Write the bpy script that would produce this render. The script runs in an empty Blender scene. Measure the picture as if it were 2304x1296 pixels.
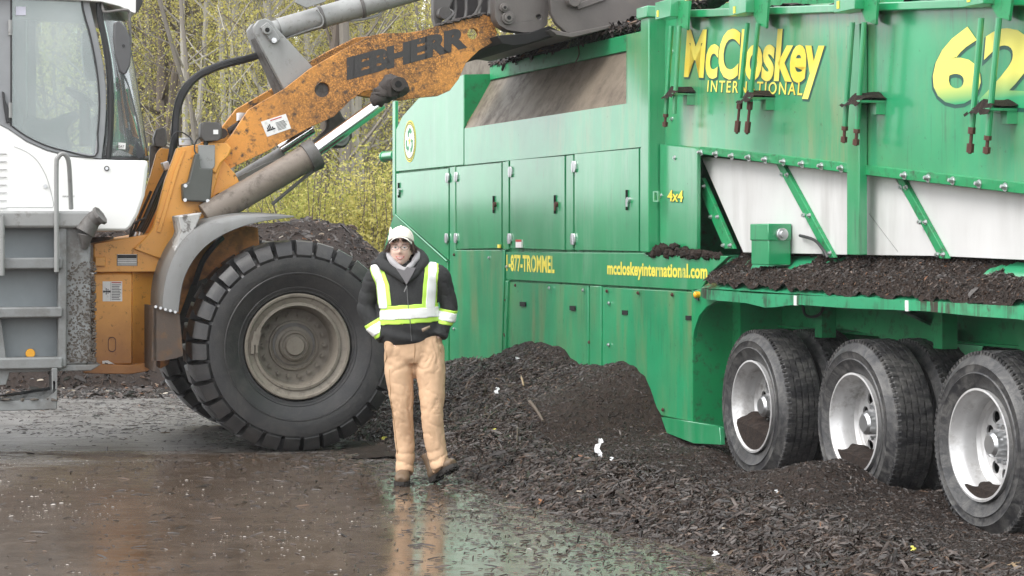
import bpy, bmesh, math, random
import numpy as np
from mathutils import Vector, Matrix, noise
from mathutils.geometry import tessellate_polygon
random.seed(7); RNG = np.random.default_rng(11)
R = math.radians
SC = bpy.context.scene; COL = SC.collection
# ---------------------------------------------------------------- camera, world, sun, exposure
FPX, CX, HY, EYE = 4880.0, 1152.0, 533.0, 1.6       # focal length in photo pixels, principal column, horizon row, eye height
cd = bpy.data.cameras.new('camera'); cam = bpy.data.objects.new('camera', cd); COL.objects.link(cam)
cam.location = (0, 0, EYE); cam.rotation_euler = (R(90), 0, 0)
cd.sensor_width = 36; cd.lens = 36*FPX/2304; cd.shift_y = -(648-HY)/2304; cd.clip_end = 2000
SC.camera = cam
W = bpy.data.worlds.new('World'); SC.world = W; W.use_nodes = True
wn = W.node_tree; bg = wn.nodes['Background']
sky = wn.nodes.new('ShaderNodeTexSky'); sky.sky_type = 'NISHITA'; sky.sun_disc = False
SUN_EL, SUN_AZ = 50, 232                              # azimuth clockwise from +Y (north)
sky.sun_elevation = R(SUN_EL); sky.sun_rotation = R(SUN_AZ); sky.air_density = 1.0; sky.dust_density = 3; sky.ozone_density = 1
hs = wn.nodes.new('ShaderNodeHueSaturation'); hs.inputs['Saturation'].default_value = .16
wn.links.new(sky.outputs[0], hs.inputs['Color']); ov = wn.nodes.new('ShaderNodeMix'); ov.data_type = 'RGBA'; ov.inputs[0].default_value = .72; ov.inputs[7].default_value = (7.4, 7.5, 7.7, 1)   # even overcast layer
wn.links.new(hs.outputs[0], ov.inputs[6]); wn.links.new(ov.outputs[2], bg.inputs[0]); bg.inputs[1].default_value = .15
sd = bpy.data.lights.new('sun', 'SUN'); sd.energy = 1.1; sd.angle = R(30); sd.color = (1, .97, .93)
so = bpy.data.objects.new('sun', sd); COL.objects.link(so)
az = R(SUN_AZ); el = R(SUN_EL)
so.rotation_euler = Vector((math.sin(az)*math.cos(el), math.cos(az)*math.cos(el), math.sin(el))).to_track_quat('Z', 'Y').to_euler()
SC.view_settings.view_transform = 'Standard'; SC.view_settings.look = 'None'; SC.view_settings.gamma = 1
SC.view_settings.use_curve_mapping = False; SC.view_settings.exposure = 1.08
SC.render.engine = 'CYCLES'; SC.cycles.max_bounces = 6; SC.cycles.use_denoising = True
SC.cycles.caustics_reflective = False; SC.cycles.caustics_refractive = False

# ---------------------------------------------------------------- frames: metric machine axes (x along, y inward from the near side, z up)
class Frame:
    def __init__(s, ox, oy, ux, uy):
        l = math.hypot(ux, uy); s.o = (ox, oy); s.u = (ux/l, uy/l); s.n = (-uy/l, ux/l); s.rot = math.atan2(uy, ux)
    def pix(s, px, py, v=0.0):
        x = px-CX; oX = s.o[0]+v*s.n[0]; oY = s.o[1]+v*s.n[1]
        t = (x*oY-FPX*oX)/(FPX*s.u[0]-x*s.u[1]); Y = oY+t*s.u[1]
        return (t, EYE-(py-HY)*Y/FPX)
    def poly(s, pts, v=0.0): return [s.pix(a, b, v) for a, b in pts]
    def p3(s, px, py, v=0.0):
        a = s.pix(px, py, v); return (a[0], v, a[1])
    def world(s, a, v, h): return (s.o[0]+a*s.u[0]+v*s.n[0], s.o[1]+a*s.u[1]+v*s.n[1], h)
TF = Frame(1.559, 14.14, .3293, -.9442)               # trommel screen
LF = Frame(-1.584, 16.1, .961, .275)                  # wheel loader

# ---------------------------------------------------------------- mesh builder
class M:
    def __init__(s): s.v = []; s.f = []
    def add(s, vs, fs):
        b = len(s.v); s.v += [tuple(p) for p in vs]; s.f += [tuple(b+i for i in f) for f in fs]; return s
    def box(s, x0, x1, y0, y1, z0, z1):
        return s.add([(x, y, z) for x in (x0, x1) for y in (y0, y1) for z in (z0, z1)],
                     [(0,1,3,2),(4,6,7,5),(0,4,5,1),(2,3,7,6),(0,2,6,4),(1,5,7,3)])
    def obox(s, c, size, rot):
        m = rot.to_matrix() if hasattr(rot, 'to_matrix') else rot
        vs = [Vector(c)+m @ Vector((a*size[0]/2, b*size[1]/2, d*size[2]/2)) for a in (-1,1) for b in (-1,1) for d in (-1,1)]
        return s.add(vs, [(0,1,3,2),(4,6,7,5),(0,4,5,1),(2,3,7,6),(0,2,6,4),(1,5,7,3)])
    def prism(s, poly, y0, y1, holes=()):
        loops = [[Vector((p[0], p[1], 0)) for p in lp] for lp in [poly]+list(holes)]
        flat = [p for lp in loops for p in lp]; n = len(flat)
        tris = tessellate_polygon(loops)
        vs = [(p.x, y0, p.y) for p in flat]+[(p.x, y1, p.y) for p in flat]
        fs = [tuple(t) for t in tris]+[tuple(i+n for i in reversed(t)) for t in tris]
        k = 0
        for lp in loops:
            m = len(lp)
            for i in range(m): j = (i+1) % m; fs.append((k+i, k+j, k+j+n, k+i+n))
            k += m
        return s.add(vs, fs)
    def cyl(s, p, q, r0, r1=None, n=16, caps=True):
        r1 = r0 if r1 is None else r1; p = Vector(p); q = Vector(q); t = (q-p).normalized()
        a = t.orthogonal().normalized(); b = t.cross(a); vs = []; fs = []
        for c, r in ((p, r0), (q, r1)):
            for i in range(n):
                g = 2*math.pi*i/n; vs.append(c+a*r*math.cos(g)+b*r*math.sin(g))
        for i in range(n): j = (i+1) % n; fs.append((i, j, n+j, n+i))
        if caps: fs.append(tuple(range(n-1, -1, -1))); fs.append(tuple(range(n, 2*n)))
        return s.add(vs, fs)
    def tube(s, pts, r, n=8, sub=5, caps=True):
        P = smooth_path(pts, sub) if sub > 1 and len(pts) > 2 else [Vector(p) for p in pts]
        rr = r if callable(r) else (lambda k: r)
        vs = []; fs = []; a = None
        for i, p in enumerate(P):
            t = (P[min(i+1, len(P)-1)]-P[max(i-1, 0)]).normalized()
            a = t.orthogonal().normalized() if a is None else (a-t*a.dot(t)).normalized()
            b = t.cross(a); q = rr(i/(len(P)-1))
            for k in range(n): g = 2*math.pi*k/n; vs.append(p+a*q*math.cos(g)+b*q*math.sin(g))
        for i in range(len(P)-1):
            for k in range(n): j = (k+1) % n; fs.append((i*n+k, i*n+j, (i+1)*n+j, (i+1)*n+k))
        if caps: fs.append(tuple(range(n-1, -1, -1))); fs.append(tuple((len(P)-1)*n+k for k in range(n)))
        return s.add(vs, fs)
    def lathe(s, prof, n=48, c=(0,0,0), closed=False):      # profile (radius, y) about the y axis
        vs = []; fs = []; m = len(prof)
        for i in range(n):
            g = 2*math.pi*i/n
            for r, y in prof: vs.append((c[0]+r*math.cos(g), c[1]+y, c[2]+r*math.sin(g)))
        for i in range(n):
            j = (i+1) % n
            for k in range(m if closed else m-1):
                l = (k+1) % m; fs.append((i*m+k, i*m+l, j*m+l, j*m+k))
        return s.add(vs, fs)
    def limb(s, pts, rad, n=20, sub=4, ref=(1,0,0)):        # elliptical limb, radii (side, depth) per point
        P = smooth_path(pts, sub); m = len(pts); vs = []; fs = []; ref = Vector(ref)
        for i, p in enumerate(P):
            k = i/sub; k0 = min(int(k), m-2); w = k-k0; w = w*w*(3-2*w)
            a = rad[k0][0]*(1-w)+rad[k0+1][0]*w; b = rad[k0][1]*(1-w)+rad[k0+1][1]*w
            t = (P[min(i+1, len(P)-1)]-P[max(i-1, 0)]).normalized()
            sd_ = (ref-t*ref.dot(t)).normalized(); ot = t.cross(sd_)
            for q in range(n): g = 2*math.pi*q/n; vs.append(p+sd_*a*math.cos(g)+ot*b*math.sin(g))
        for i in range(len(P)-1):
            for q in range(n): j = (q+1) % n; fs.append((i*n+q, i*n+j, (i+1)*n+j, (i+1)*n+q))
        fs.append(tuple(range(n-1, -1, -1))); fs.append(tuple((len(P)-1)*n+q for q in range(n)))
        return s.add(vs, fs)
    def ball(s, c, rx, ry=None, rz=None, nu=16, nv=10, jit=0, seed=0):
        ry = rx if ry is None else ry; rz = rx if rz is None else rz; vs = []; fs = []
        for i in range(nv+1):
            th = math.pi*i/nv
            for j in range(nu):
                ph = 2*math.pi*j/nu; d = Vector((math.sin(th)*math.cos(ph), math.sin(th)*math.sin(ph), math.cos(th)))
                k = 1+(jit*noise.noise(d*2.3+Vector((seed*3.1, 0, 0))) if jit else 0)
                vs.append((c[0]+d.x*rx*k, c[1]+d.y*ry*k, c[2]+d.z*rz*k))
        for i in range(nv):
            for j in range(nu): k = (j+1) % nu; fs.append((i*nu+j, (i+1)*nu+j, (i+1)*nu+k, i*nu+k))
        return s.add(vs, fs)
def smooth_path(pts, sub):
    P = [Vector(p) for p in pts]; out = []
    for i in range(len(P)-1):
        a = P[max(i-1, 0)]; b = P[i]; c = P[i+1]; d = P[min(i+2, len(P)-1)]
        for k in range(sub):
            t = k/sub; out.append(.5*((2*b)+(c-a)*t+(2*a-5*b+4*c-d)*t*t+(3*b-a-3*c+d)*t**3))
    out.append(P[-1]); return out
def circ(c, r, n=20, a0=0): return [(c[0]+r*math.cos(a0+2*math.pi*i/n), c[1]+r*math.sin(a0+2*math.pi*i/n)) for i in range(n)]
def to_mesh(name, m, mat, fix=True, smooth=35):
    me = bpy.data.meshes.new(name); me.from_pydata(m.v, [], m.f)
    if fix:
        bm = bmesh.new(); bm.from_mesh(me); bmesh.ops.remove_doubles(bm, verts=bm.verts, dist=1e-5)
        bmesh.ops.recalc_face_normals(bm, faces=bm.faces); bm.to_mesh(me); bm.free()
    if mat: me.materials.append(mat)
    me.polygons.foreach_set('use_smooth', [True]*len(me.polygons)); me.set_sharp_from_angle(angle=R(smooth))
    return me
def link(name, me, parent=None, loc=None, rot=None):
    o = bpy.data.objects.new(name, me); COL.objects.link(o)
    if parent: o.parent = parent
    if loc: o.location = loc
    if rot: o.rotation_euler = rot
    return o
def obj(name, m, mat, parent=None, bevel=0, label=None, smooth=35, fix=True):
    o = link(name, to_mesh(name, m, mat, fix, smooth), parent)
    if bevel:
        b = o.modifiers.new('bevel', 'BEVEL'); b.width = bevel; b.segments = 2; b.limit_method = 'ANGLE'; b.angle_limit = R(40)
    if label: o['label'] = label
    return o
def npmesh(name, V, F, mat, smooth=False, tone=None):       # fast mesh from numpy arrays, F (n,k)
    me = bpy.data.meshes.new(name); n, k = F.shape
    me.vertices.add(len(V)); me.vertices.foreach_set('co', np.asarray(V, np.float32).ravel())
    me.loops.add(n*k); me.loops.foreach_set('vertex_index', F.astype(np.int32).ravel())
    me.polygons.add(n); me.polygons.foreach_set('loop_start', np.arange(0, n*k, k, dtype=np.int32))
    me.update(calc_edges=True)
    me.polygons.foreach_set('use_smooth', np.full(n, smooth))
    if tone is not None:
        at = me.attributes.new('tone', 'FLOAT', 'FACE'); at.data.foreach_set('value', np.asarray(tone, np.float32))
    me.materials.append(mat); return me
def empty(name, loc, rot, label, cat, group=None):
    o = bpy.data.objects.new(name, None); COL.objects.link(o); o.location = loc; o.rotation_euler = (0, 0, rot)
    o['label'] = label; o['category'] = cat; o.empty_display_size = .3
    if group: o['group'] = group
    return o
def part_empty(name, parent, loc=(0,0,0)):
    o = bpy.data.objects.new(name, None); COL.objects.link(o); o.parent = parent; o.location = loc; o.empty_display_size = .1; return o
def tag(o, label=None, cat=None, group=None, kind=None):
    for k, x in (('label', label), ('category', cat), ('group', group), ('kind', kind)):
        if x: o[k] = x
    return o
def copy_tree(o, parent=None):
    c = o.copy(); COL.objects.link(c); c.parent = parent
    for ch in list(o.children): copy_tree(ch, c)
    return c

# ---------------------------------------------------------------- materials
class NB:
    def __init__(s, name):
        s.m = bpy.data.materials.new(name); s.m.use_nodes = True; s.t = s.m.node_tree
        s.b = s.t.nodes['Principled BSDF']; s.tc = s.t.nodes.new('ShaderNodeTexCoord')
    def n(s, t, **k):
        x = s.t.nodes.new(t)
        for a, b in k.items(): setattr(x, a, b)
        return x
    def l(s, a, b): s.t.links.new(a, b)
    def put(s, sock, val):
        if hasattr(val, 'is_linked') or hasattr(val, 'links'): s.l(val, sock)
        else: sock.default_value = val
    def noise(s, scale=5, detail=4, rough=.55, stretch=(1,1,1), dist=0, loc=(0,0,0), coord='Object'):
        mp = s.n('ShaderNodeMapping'); mp.inputs['Scale'].default_value = stretch; mp.inputs['Location'].default_value = loc
        s.l(s.tc.outputs[coord], mp.inputs['Vector']); x = s.n('ShaderNodeTexNoise')
        x.inputs['Scale'].default_value = scale; x.inputs['Detail'].default_value = detail
        x.inputs['Roughness'].default_value = rough; x.inputs['Distortion'].default_value = dist
        s.l(mp.outputs[0], x.inputs['Vector']); return x.outputs['Fac']
    def ramp(s, fac, a, b, lo=0., hi=1.):
        x = s.n('ShaderNodeMapRange'); x.inputs['From Min'].default_value = a; x.inputs['From Max'].default_value = b
        x.inputs['To Min'].default_value = lo; x.inputs['To Max'].default_value = hi; x.clamp = True
        s.l(fac, x.inputs['Value']); return x.outputs[0]
    def math(s, op, a, b=0.):
        x = s.n('ShaderNodeMath', operation=op); s.put(x.inputs[0], a); s.put(x.inputs[1], b); return x.outputs[0]
    def mix(s, fac, a, b):
        x = s.n('ShaderNodeMix', data_type='RGBA'); s.put(x.inputs[0], fac)
        s.put(x.inputs[6], a if not isinstance(a, tuple) else (*a[:3], 1)); s.put(x.inputs[7], b if not isinstance(b, tuple) else (*b[:3], 1))
        return x.outputs[2]
    def sep(s, coord='Object'):
        x = s.n('ShaderNodeSeparateXYZ'); s.l(s.tc.outputs[coord], x.inputs[0]); return x.outputs
    def bump(s, h, strength=.3, dist=.01):
        x = s.n('ShaderNodeBump'); x.inputs['Strength'].default_value = strength; x.inputs['Distance'].default_value = dist
        s.l(h, x.inputs['Height']); s.l(x.outputs[0], s.b.inputs['Normal'])
    def out(s, col, rough=.5, metal=0., spec=.5):
        s.put(s.b.inputs['Base Color'], col if not isinstance(col, tuple) else (*col[:3], 1))
        s.put(s.b.inputs['Roughness'], rough); s.put(s.b.inputs['Metallic'], metal); s.b.inputs['Specular IOR Level'].default_value = spec
        return s.m
DIRT = (.045, .033, .026)
def paint(name, base, rough=.35, metal=0., var=.12, streak=None, spat=None, low=None, mask=None, bump=0., coat=0., fleck=None, loc=(0,0,0), drip=None):
    b = NB(name); c = tuple(base)
    n1 = b.noise(1.3, 5, .6, loc=loc)
    col = b.mix(b.ramp(n1, .3, .7), tuple(x*(1-var) for x in c), tuple(min(1, x*(1+var)) for x in c)); ro = rough
    if streak:
        sc, amt, lo, hi = streak
        st = b.ramp(b.noise(7, 5, .65, stretch=(.7, .7, .11), loc=loc), lo, hi, 0, amt)
        st = b.math('MULTIPLY', st, b.ramp(b.noise(1.1, 3, loc=(4, 2, 1)), .35, .65))
        col = b.mix(st, col, sc)
    if spat:
        sc, amt, scale, lo, hi = spat
        sp = b.ramp(b.noise(scale, 6, .7, loc=loc), lo, hi, 0, amt)
        sp = b.math('MULTIPLY', sp, b.ramp(b.noise(2.3, 4, .6, loc=(5, 3, 8)), .36, .58, .3, 1))
        if mask:
            ax, a0, a1, m0 = mask; sp = b.math('MULTIPLY', sp, b.ramp(b.sep()[ax], a0, a1, m0, 1))
        col = b.mix(sp, col, sc); ro = b.ramp(sp, 0, 1, rough, .8)
    if drip:
        dc, amt, lo, hi = drip
        dm = b.math('MULTIPLY', b.ramp(b.noise(34, 4, .6, stretch=(1, 1, .05), loc=loc), lo, hi, 0, amt), b.ramp(b.noise(2.2, 4, .7, loc=(7, 1, 3)), .48, .62))
        col = b.mix(dm, col, dc)
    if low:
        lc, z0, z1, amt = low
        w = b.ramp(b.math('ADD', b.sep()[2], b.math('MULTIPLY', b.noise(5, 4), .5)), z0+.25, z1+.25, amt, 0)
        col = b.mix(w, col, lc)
    if fleck:
        fc, scale, lo, hi = fleck; col = b.mix(b.ramp(b.noise(scale, 3, .7, loc=(9, 9, 9)), lo, hi), col, fc)
    if bump: b.bump(b.noise(40, 5, .7), bump, .004)
    b.out(col, ro, metal)
    if coat: b.b.inputs['Coat Weight'].default_value = coat; b.b.inputs['Coat IOR'].default_value = 1.62 if coat == 1 else 1.5; b.b.inputs['Coat Roughness'].default_value = .16
    return b.m
def plain(name, col, rough=.5, metal=0., bump=0, bs=60):
    b = NB(name)
    c = b.mix(b.noise(9, 4), tuple(x*.85 for x in col), tuple(min(1, x*1.12) for x in col))
    if bump: b.bump(b.noise(bs, 4, .7), bump, .004)
    return b.out(c, rough, metal)
GREEN = (.014, .29, .110)
green = paint('green_paint', GREEN, .30, var=.16, streak=((.16, .36, .22), .7, .45, .70), spat=(DIRT, .8, 26, .66, .74), coat=1, drip=((.03, .075, .04), .55, .58, .70), fleck=(DIRT, 55, .74, .78))
green2 = paint('green_paint_streaked', (.02, .31, .13), .32, var=.2, streak=((.22, .27, .12), .8, .44, .68), spat=(DIRT, .8, 22, .63, .72), coat=1, drip=((.03, .06, .03), .55, .56, .70), fleck=((.12, .03, .02), 30, .74, .78), loc=(3, 1, 2))
green_matte = paint('green_paint_matte', GREEN, .5, var=.16, spat=(DIRT, .8, 12, .55, .68))
green_under = paint('green_paint_underframe', (.012, .26, .09), .4, spat=(DIRT, .8, 14, .52, .68))
green_lip = paint('green_paint_dripping', (.04, .36, .17), .32, drip=(DIRT, 1, .40, .52), spat=(DIRT, .8, 20, .6, .7), coat=1)
white_panel = paint('white_panel', (.62, .62, .61), .4, var=.07, streak=((.36, .35, .33), .6, .42, .75), spat=((.3, .28, .26), .5, 30, .7, .8))
white_cab = paint('white_cab_paint', (.82, .82, .80), .3, var=.03, spat=((.4, .35, .3), .4, 30, .7, .8), coat=.4)
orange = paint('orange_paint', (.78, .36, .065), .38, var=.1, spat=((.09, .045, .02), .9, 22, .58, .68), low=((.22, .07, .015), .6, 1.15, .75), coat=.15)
orange_arm = paint('orange_paint_muddy', (.74, .32, .06), .5, var=.12, spat=((.055, .032, .02), .95, 80, .36, .54), mask=(0, -.4, .5, .06), bump=.7, streak=((.20, .08, .03), .6, .4, .7), fleck=((.075, .045, .028), 16, .53, .68))
grey = paint('grey_paint', (.27, .275, .27), .45, var=.12, spat=((.10, .085, .07), .8, 16, .55, .7), streak=((.12, .1, .085), .5, .5, .75))
grey_mud = paint('grey_paint_muddy', (.20, .21, .21), .5, var=.12, spat=((.10, .088, .076), .95, 8, .42, .58), mask=(0, -1.95, -1.5, .35), bump=.5)
fender_grey = paint('fender_plastic', (.175, .178, .175), .42, var=.2, spat=(DIRT, .8, 14, .60, .72), streak=((.12, .11, .10), .6, .45, .7))
dark_grey = paint('dark_grey_metal', (.11, .105, .10), .5, var=.2, spat=((.06, .05, .042), .8, 9, .5, .65), bump=.4)
black_mud = plain('caked_black_mud', (.042, .034, .03), .75, 0, 1.0, 50)
black = plain('black_rubber_plastic', (.02, .02, .021), .45)
deep_black = plain('black_interior', (.008, .008, .008), .9)  # near-black: shade painted into slots, holes and voids; also colours the bucket shell
bucket_m = paint('worn_bucket_steel', (.12, .108, .10), .5, metal=.2, var=.3, spat=((.2, .17, .14), .5, 5, .55, .75), streak=((.03, .025, .022), .6, .5, .7), bump=.4)
chrome = plain('chrome_rod', (.85, .86, .87), .06, 1.)
steel = plain('galvanised_steel', (.62, .63, .64), .3, .9)
alu = paint('aluminium_rim', (.68, .68, .68), .38, metal=.45, var=.1, spat=((.22, .20, .175), .8, 10, .50, .70), streak=((.35, .33, .31), .6, .45, .65))
rim_dirty = paint('muddy_rim', (.165, .145, .118), .6, var=.2, spat=((.09, .075, .06), .8, 20, .5, .65), bump=.3)
rust = plain('rusty_nut', (.09, .035, .025), .7, 0, .6)
yellow = plain('yellow_vinyl', (.85, .72, .09), .45)
yellow_side = paint('yellow_vinyl_worn', (.80, .68, .08), .5, streak=((.05, .30, .13), 1, .56, .64), spat=((.03, .28, .12), .9, 30, .6, .68))
navy = plain('dark_letter_edge', (.02, .09, .07), .5)
white_st = paint('white_sticker', (.78, .78, .76), .45, spat=((.25, .2, .15), .7, 30, .55, .7))
black_pr = plain('black_print', (.02, .02, .02), .6)
red_pr = plain('red_print', (.5, .05, .04), .6)
letter_black = paint('worn_black_lettering', (.035, .033, .032), .6, spat=((.50, .22, .05), .9, 14, .66, .70), bump=.4)
amber = plain('amber_lens', (.9, .42, .02), .2)
dirty_steel = paint('dirt_covered_plate', (.20, .165, .125), .5, var=.25, spat=((.07, .05, .038), .9, 7, .42, .68), fleck=((.5, .47, .42), 60, .72, .76), bump=.4)
glass = NB('cab_glass')
gl = glass.n('ShaderNodeBsdfGlossy'); gl.inputs['Roughness'].default_value = .03; gl.inputs['Color'].default_value = (.9, .95, .95, 1)
tr = glass.n('ShaderNodeBsdfTransparent'); tr.inputs['Color'].default_value = (.68, .78, .74, 1)
df = glass.n('ShaderNodeBsdfDiffuse'); df.inputs['Color'].default_value = (.60, .63, .64, 1)
fr = glass.n('ShaderNodeFresnel'); fr.inputs['IOR'].default_value = 1.5
mx = glass.n('ShaderNodeMixShader'); mx2 = glass.n('ShaderNodeMixShader')
pale_mix = glass.ramp(glass.noise(2.2, 4), .3, .7, .12, .32)  # share of pale diffuse mixed into the glass, varied by noise
glass.l(pale_mix, mx2.inputs[0]); glass.l(tr.outputs[0], mx2.inputs[1]); glass.l(df.outputs[0], mx2.inputs[2])
glass.l(glass.math('ADD', fr.outputs[0], .08), mx.inputs[0]); glass.l(mx2.outputs[0], mx.inputs[1]); glass.l(gl.outputs[0], mx.inputs[2])
glass.l(mx.outputs[0], glass.t.nodes['Material Output'].inputs[0]); glass = glass.m
def tyre_mat(name, mud, amt, lo, hi, stretch=(1,1,1), base=(.026, .026, .028)):
    b = NB(name)
    c = b.mix(b.noise(3, 4), tuple(x*.8 for x in base), tuple(x*1.4 for x in base))
    a = b.math('MULTIPLY', b.ramp(b.noise(5, 6, .72, stretch, 1.2), lo, hi, 0, amt), b.ramp(b.noise(28, 4, .7), .3, .6, .45, 1))
    c = b.mix(a, c, mud); b.bump(b.noise(55, 5, .75), .5, .004)
    return b.out(c, b.ramp(a, 0, 1, .30, .58))
tyre_big = tyre_mat('wet_loader_rubber', (.075, .068, .062), .6, .42, .72, base=(.017, .017, .018))
tyre_road = tyre_mat('mud_streaked_rubber', (.17, .165, .155), .62, .42, .64, (3.2, 1, 2.2))
def mulch_mat(name, a, b_, sc=30, rough=.75, bs=.9):
    b = NB(name); c = b.mix(b.ramp(b.noise(sc, 6, .75), .35, .7), a, b_)
    b.bump(b.noise(sc*2, 6, .8), bs, .02); return b.out(c, rough, 0, .3)
mulch_m = mulch_mat('dark_mulch', (.009, .0055, .004), (.046, .028, .020))
def chip_mat():
    b = NB('bark_chips'); at = b.n('ShaderNodeAttribute', attribute_name='tone'); cr = b.n('ShaderNodeValToRGB')
    e = cr.color_ramp.elements; e[0].position = 0; e[0].color = (.010, .008, .007, 1); e[1].position = 1; e[1].color = (.55, .5, .42, 1)
    for p, c in ((.45, (.028, .018, .0135)), (.80, (.072, .048, .036)), (.92, (.15, .09, .055)), (.955, (.24, .10, .045)), (.985, (.30, .21, .13))):
        x = e.new(p); x.color = (*c, 1)
    b.l(at.outputs['Fac'], cr.inputs[0]); b.bump(b.noise(90, 4), .4, .003)
    return b.out(cr.outputs[0], .42, 0, .5)
chips_m = chip_mat()
# ---------------------------------------------------------------- ground
gb = NB('wet_ground')
n1 = gb.noise(.35, 5, .6); n2 = gb.noise(4, 6, .7); n3 = gb.noise(26, 5, .7)
gc = gb.mix(gb.ramp(n2, .3, .7), (.058, .040, .028), (.115, .084, .062)); gc = gb.mix(gb.ramp(n3, .55, .75), gc, (.02, .016, .013))
xyz = gb.sep(); far = gb.ramp(gb.math('ADD', xyz[1], gb.math('MULTIPLY', gb.noise(.8, 6, .7, (.45, 1, 1)), 5.0)), 18.1, 18.9)   # beyond the calm film: wet rough gravel, its pale colour standing in for sky glare
wet = gb.ramp(n1, .40, .62)                                   # 1 = film of standing water, 0 = wet grit
grit = gb.ramp(gb.noise(9, 5, .7, (1, 1, 1)), .48, .62)
w2 = gb.math('MULTIPLY', gb.math('ADD', gb.math('MULTIPLY', wet, .55), .45), gb.math('SUBTRACT', 1, gb.math('MULTIPLY', grit, .55)))
bh = gb.math('ADD', gb.math('MULTIPLY', n3, .4), gb.math('ADD', gb.math('MULTIPLY', gb.noise(3, 3), .5), gb.math('MULTIPLY', gb.noise(7, 4, .6, (.35, 1.6, 1), .8), 1.1)))
gbm = gb.n('ShaderNodeBump'); gbm.inputs['Distance'].default_value = .006
w2 = gb.math('MAXIMUM', w2, far)
gb.l(gb.math('ADD', gb.ramp(w2, 0, 1, .5, .10), gb.math('MULTIPLY', far, .75)), gbm.inputs['Strength']); rip = gb.ramp(gb.noise(.9, 4, .6, (.45, 1, 1), .5, (3, 1, 0)), .48, .62); gb.l(gb.math('MAXIMUM', gb.ramp(far, 0, 1, .006, .035), gb.ramp(rip, 0, 1, .006, .020)), gbm.inputs['Distance']); gc = gb.mix(far, gc, gb.mix(gb.ramp(gb.noise(5, 6, .75, (.4, 1, 1)), .44, .56), (.045, .038, .032), (.19, .18, .17))); gb.l(bh, gbm.inputs['Height']); gb.l(gbm.outputs[0], gb.b.inputs['Normal'])
ground_m = gb.out(gc, gb.math('ADD', gb.ramp(w2, 0, 1, .26, .085), gb.math('MULTIPLY', far, .20)), 0, .5); gb.l(gb.ramp(far, 0, 1, .55, 1), gb.b.inputs['Specular IOR Level'])
g = M(); g.add([(-400, -100, 0), (400, -100, 0), (400, 700, 0), (-400, 700, 0)], [(0, 1, 2, 3)])
tag(obj('ground', g, ground_m), kind='structure')
leafy = mulch_mat('leaf_litter', (.05, .038, .022), (.13, .10, .055), 3, .9)
g = M(); g.add([(-60, 30, .004), (60, 30, .004), (60, 130, .004), (-60, 130, .004)], [(0, 1, 2, 3)])
tag(obj('forest_floor', g, leafy), kind='structure')

# ---------------------------------------------------------------- mulch: height fields and loose chips
def fbm(x, y, sc, seed=0, oct=4):
    """value noise on numpy arrays"""
    r = np.random.default_rng(seed); t = r.random((256, 256)); out = 0; a = 1; tot = 0
    x = np.asarray(x)*sc; y = np.asarray(y)*sc
    for o in range(oct):
        xi = np.floor(x).astype(int); yi = np.floor(y).astype(int); fx = x-xi; fy = y-yi
        fx = fx*fx*(3-2*fx); fy = fy*fy*(3-2*fy); g_ = lambda i, j: t[(xi+i) % 256, (yi+j) % 256]
        out = out+a*((g_(0,0)*(1-fx)+g_(1,0)*fx)*(1-fy)+(g_(0,1)*(1-fx)+g_(1,1)*fx)*fy); tot += a; a *= .5; x = x*2.03+17; y = y*2.03+31
    return out/tot*2-1
def make_chips(name, P, N, L, Wd, T, tone, parent=None, mat=None, along=None, tilt=.35):
    """each chip a bent three-sided splinter lying on the surface"""
    n = len(P); d = RNG.normal(size=(n, 3)) if along is None else along+RNG.normal(size=(n, 3))*.5
    N = N+RNG.normal(size=(n, 3))*tilt; N /= np.linalg.norm(N, axis=1)[:, None]
    d -= N*(d*N).sum(1)[:, None]; d /= np.linalg.norm(d, axis=1)[:, None]; s = np.cross(N, d)
    V = np.empty((n, 7, 3)); l = L[:, None]/2; w = Wd[:, None]/2; t = T[:, None]; P = P+N*t*.3
    k = RNG.uniform(.3, 1, (n, 4, 1))
    V[:, 0] = P-d*l+s*w*k[:, 0]; V[:, 1] = P-d*l-s*w*k[:, 1]; V[:, 2] = P+d*l+s*w*k[:, 2]; V[:, 3] = P+d*l-s*w*k[:, 3]
    V[:, 4] = P-d*l*.8+N*t; V[:, 5] = P+d*l*.75+N*t*.9; V[:, 6] = P+N*t*1.25+s*w*.4
    F = np.array([(0,4,6),(0,6,2),(2,6,5),(1,3,6),(1,6,4),(3,5,6),(0,1,4),(2,5,3)])
    F = (F[None]+np.arange(n)[:, None, None]*7).reshape(-1, 3)
    me = npmesh(name, V.reshape(-1, 3), F, mat or chips_m, False, np.repeat(tone, 8))
    return tag(link(name, me, parent), kind='stuff')
def tones(n, pale=.012):
    t = np.clip(RNG.normal(.42, .22, n), 0, .84); k = RNG.random(n)
    t[k < .05] = RNG.uniform(.86, .975, (k < .05).sum()); t[k < pale] = RNG.uniform(.985, 1, (k < pale).sum()); return t
def field_mesh(name, fn, x0, x1, y0, y1, step, mat, parent=None, T=None):
    xs = np.arange(x0, x1+step, step); ys = np.arange(y0, y1+step, step); X, Y = np.meshgrid(xs, ys, indexing='ij'); Z = fn(X, Y)
    V = np.stack([X, Y, Z], -1).reshape(-1, 3); a, b = X.shape
    i = (np.arange(a-1)[:, None]*b+np.arange(b-1)[None]).ravel(); F = np.stack([i, i+b, i+b+1, i+1], 1)
    keep = (Z.ravel()[F] > -.012).any(1); return tag(link(name, npmesh(name, V, F[keep], mat, True), parent), kind='stuff')
def grad(fn, x, y, e=.03):
    gx = (fn(x+e, y)-fn(x-e, y))/(2*e); gy = (fn(x, y+e)-fn(x, y-e))/(2*e); n = np.stack([-gx, -gy, np.ones_like(gx)], 1)
    return n/np.linalg.norm(n, axis=1)[:, None]
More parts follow.
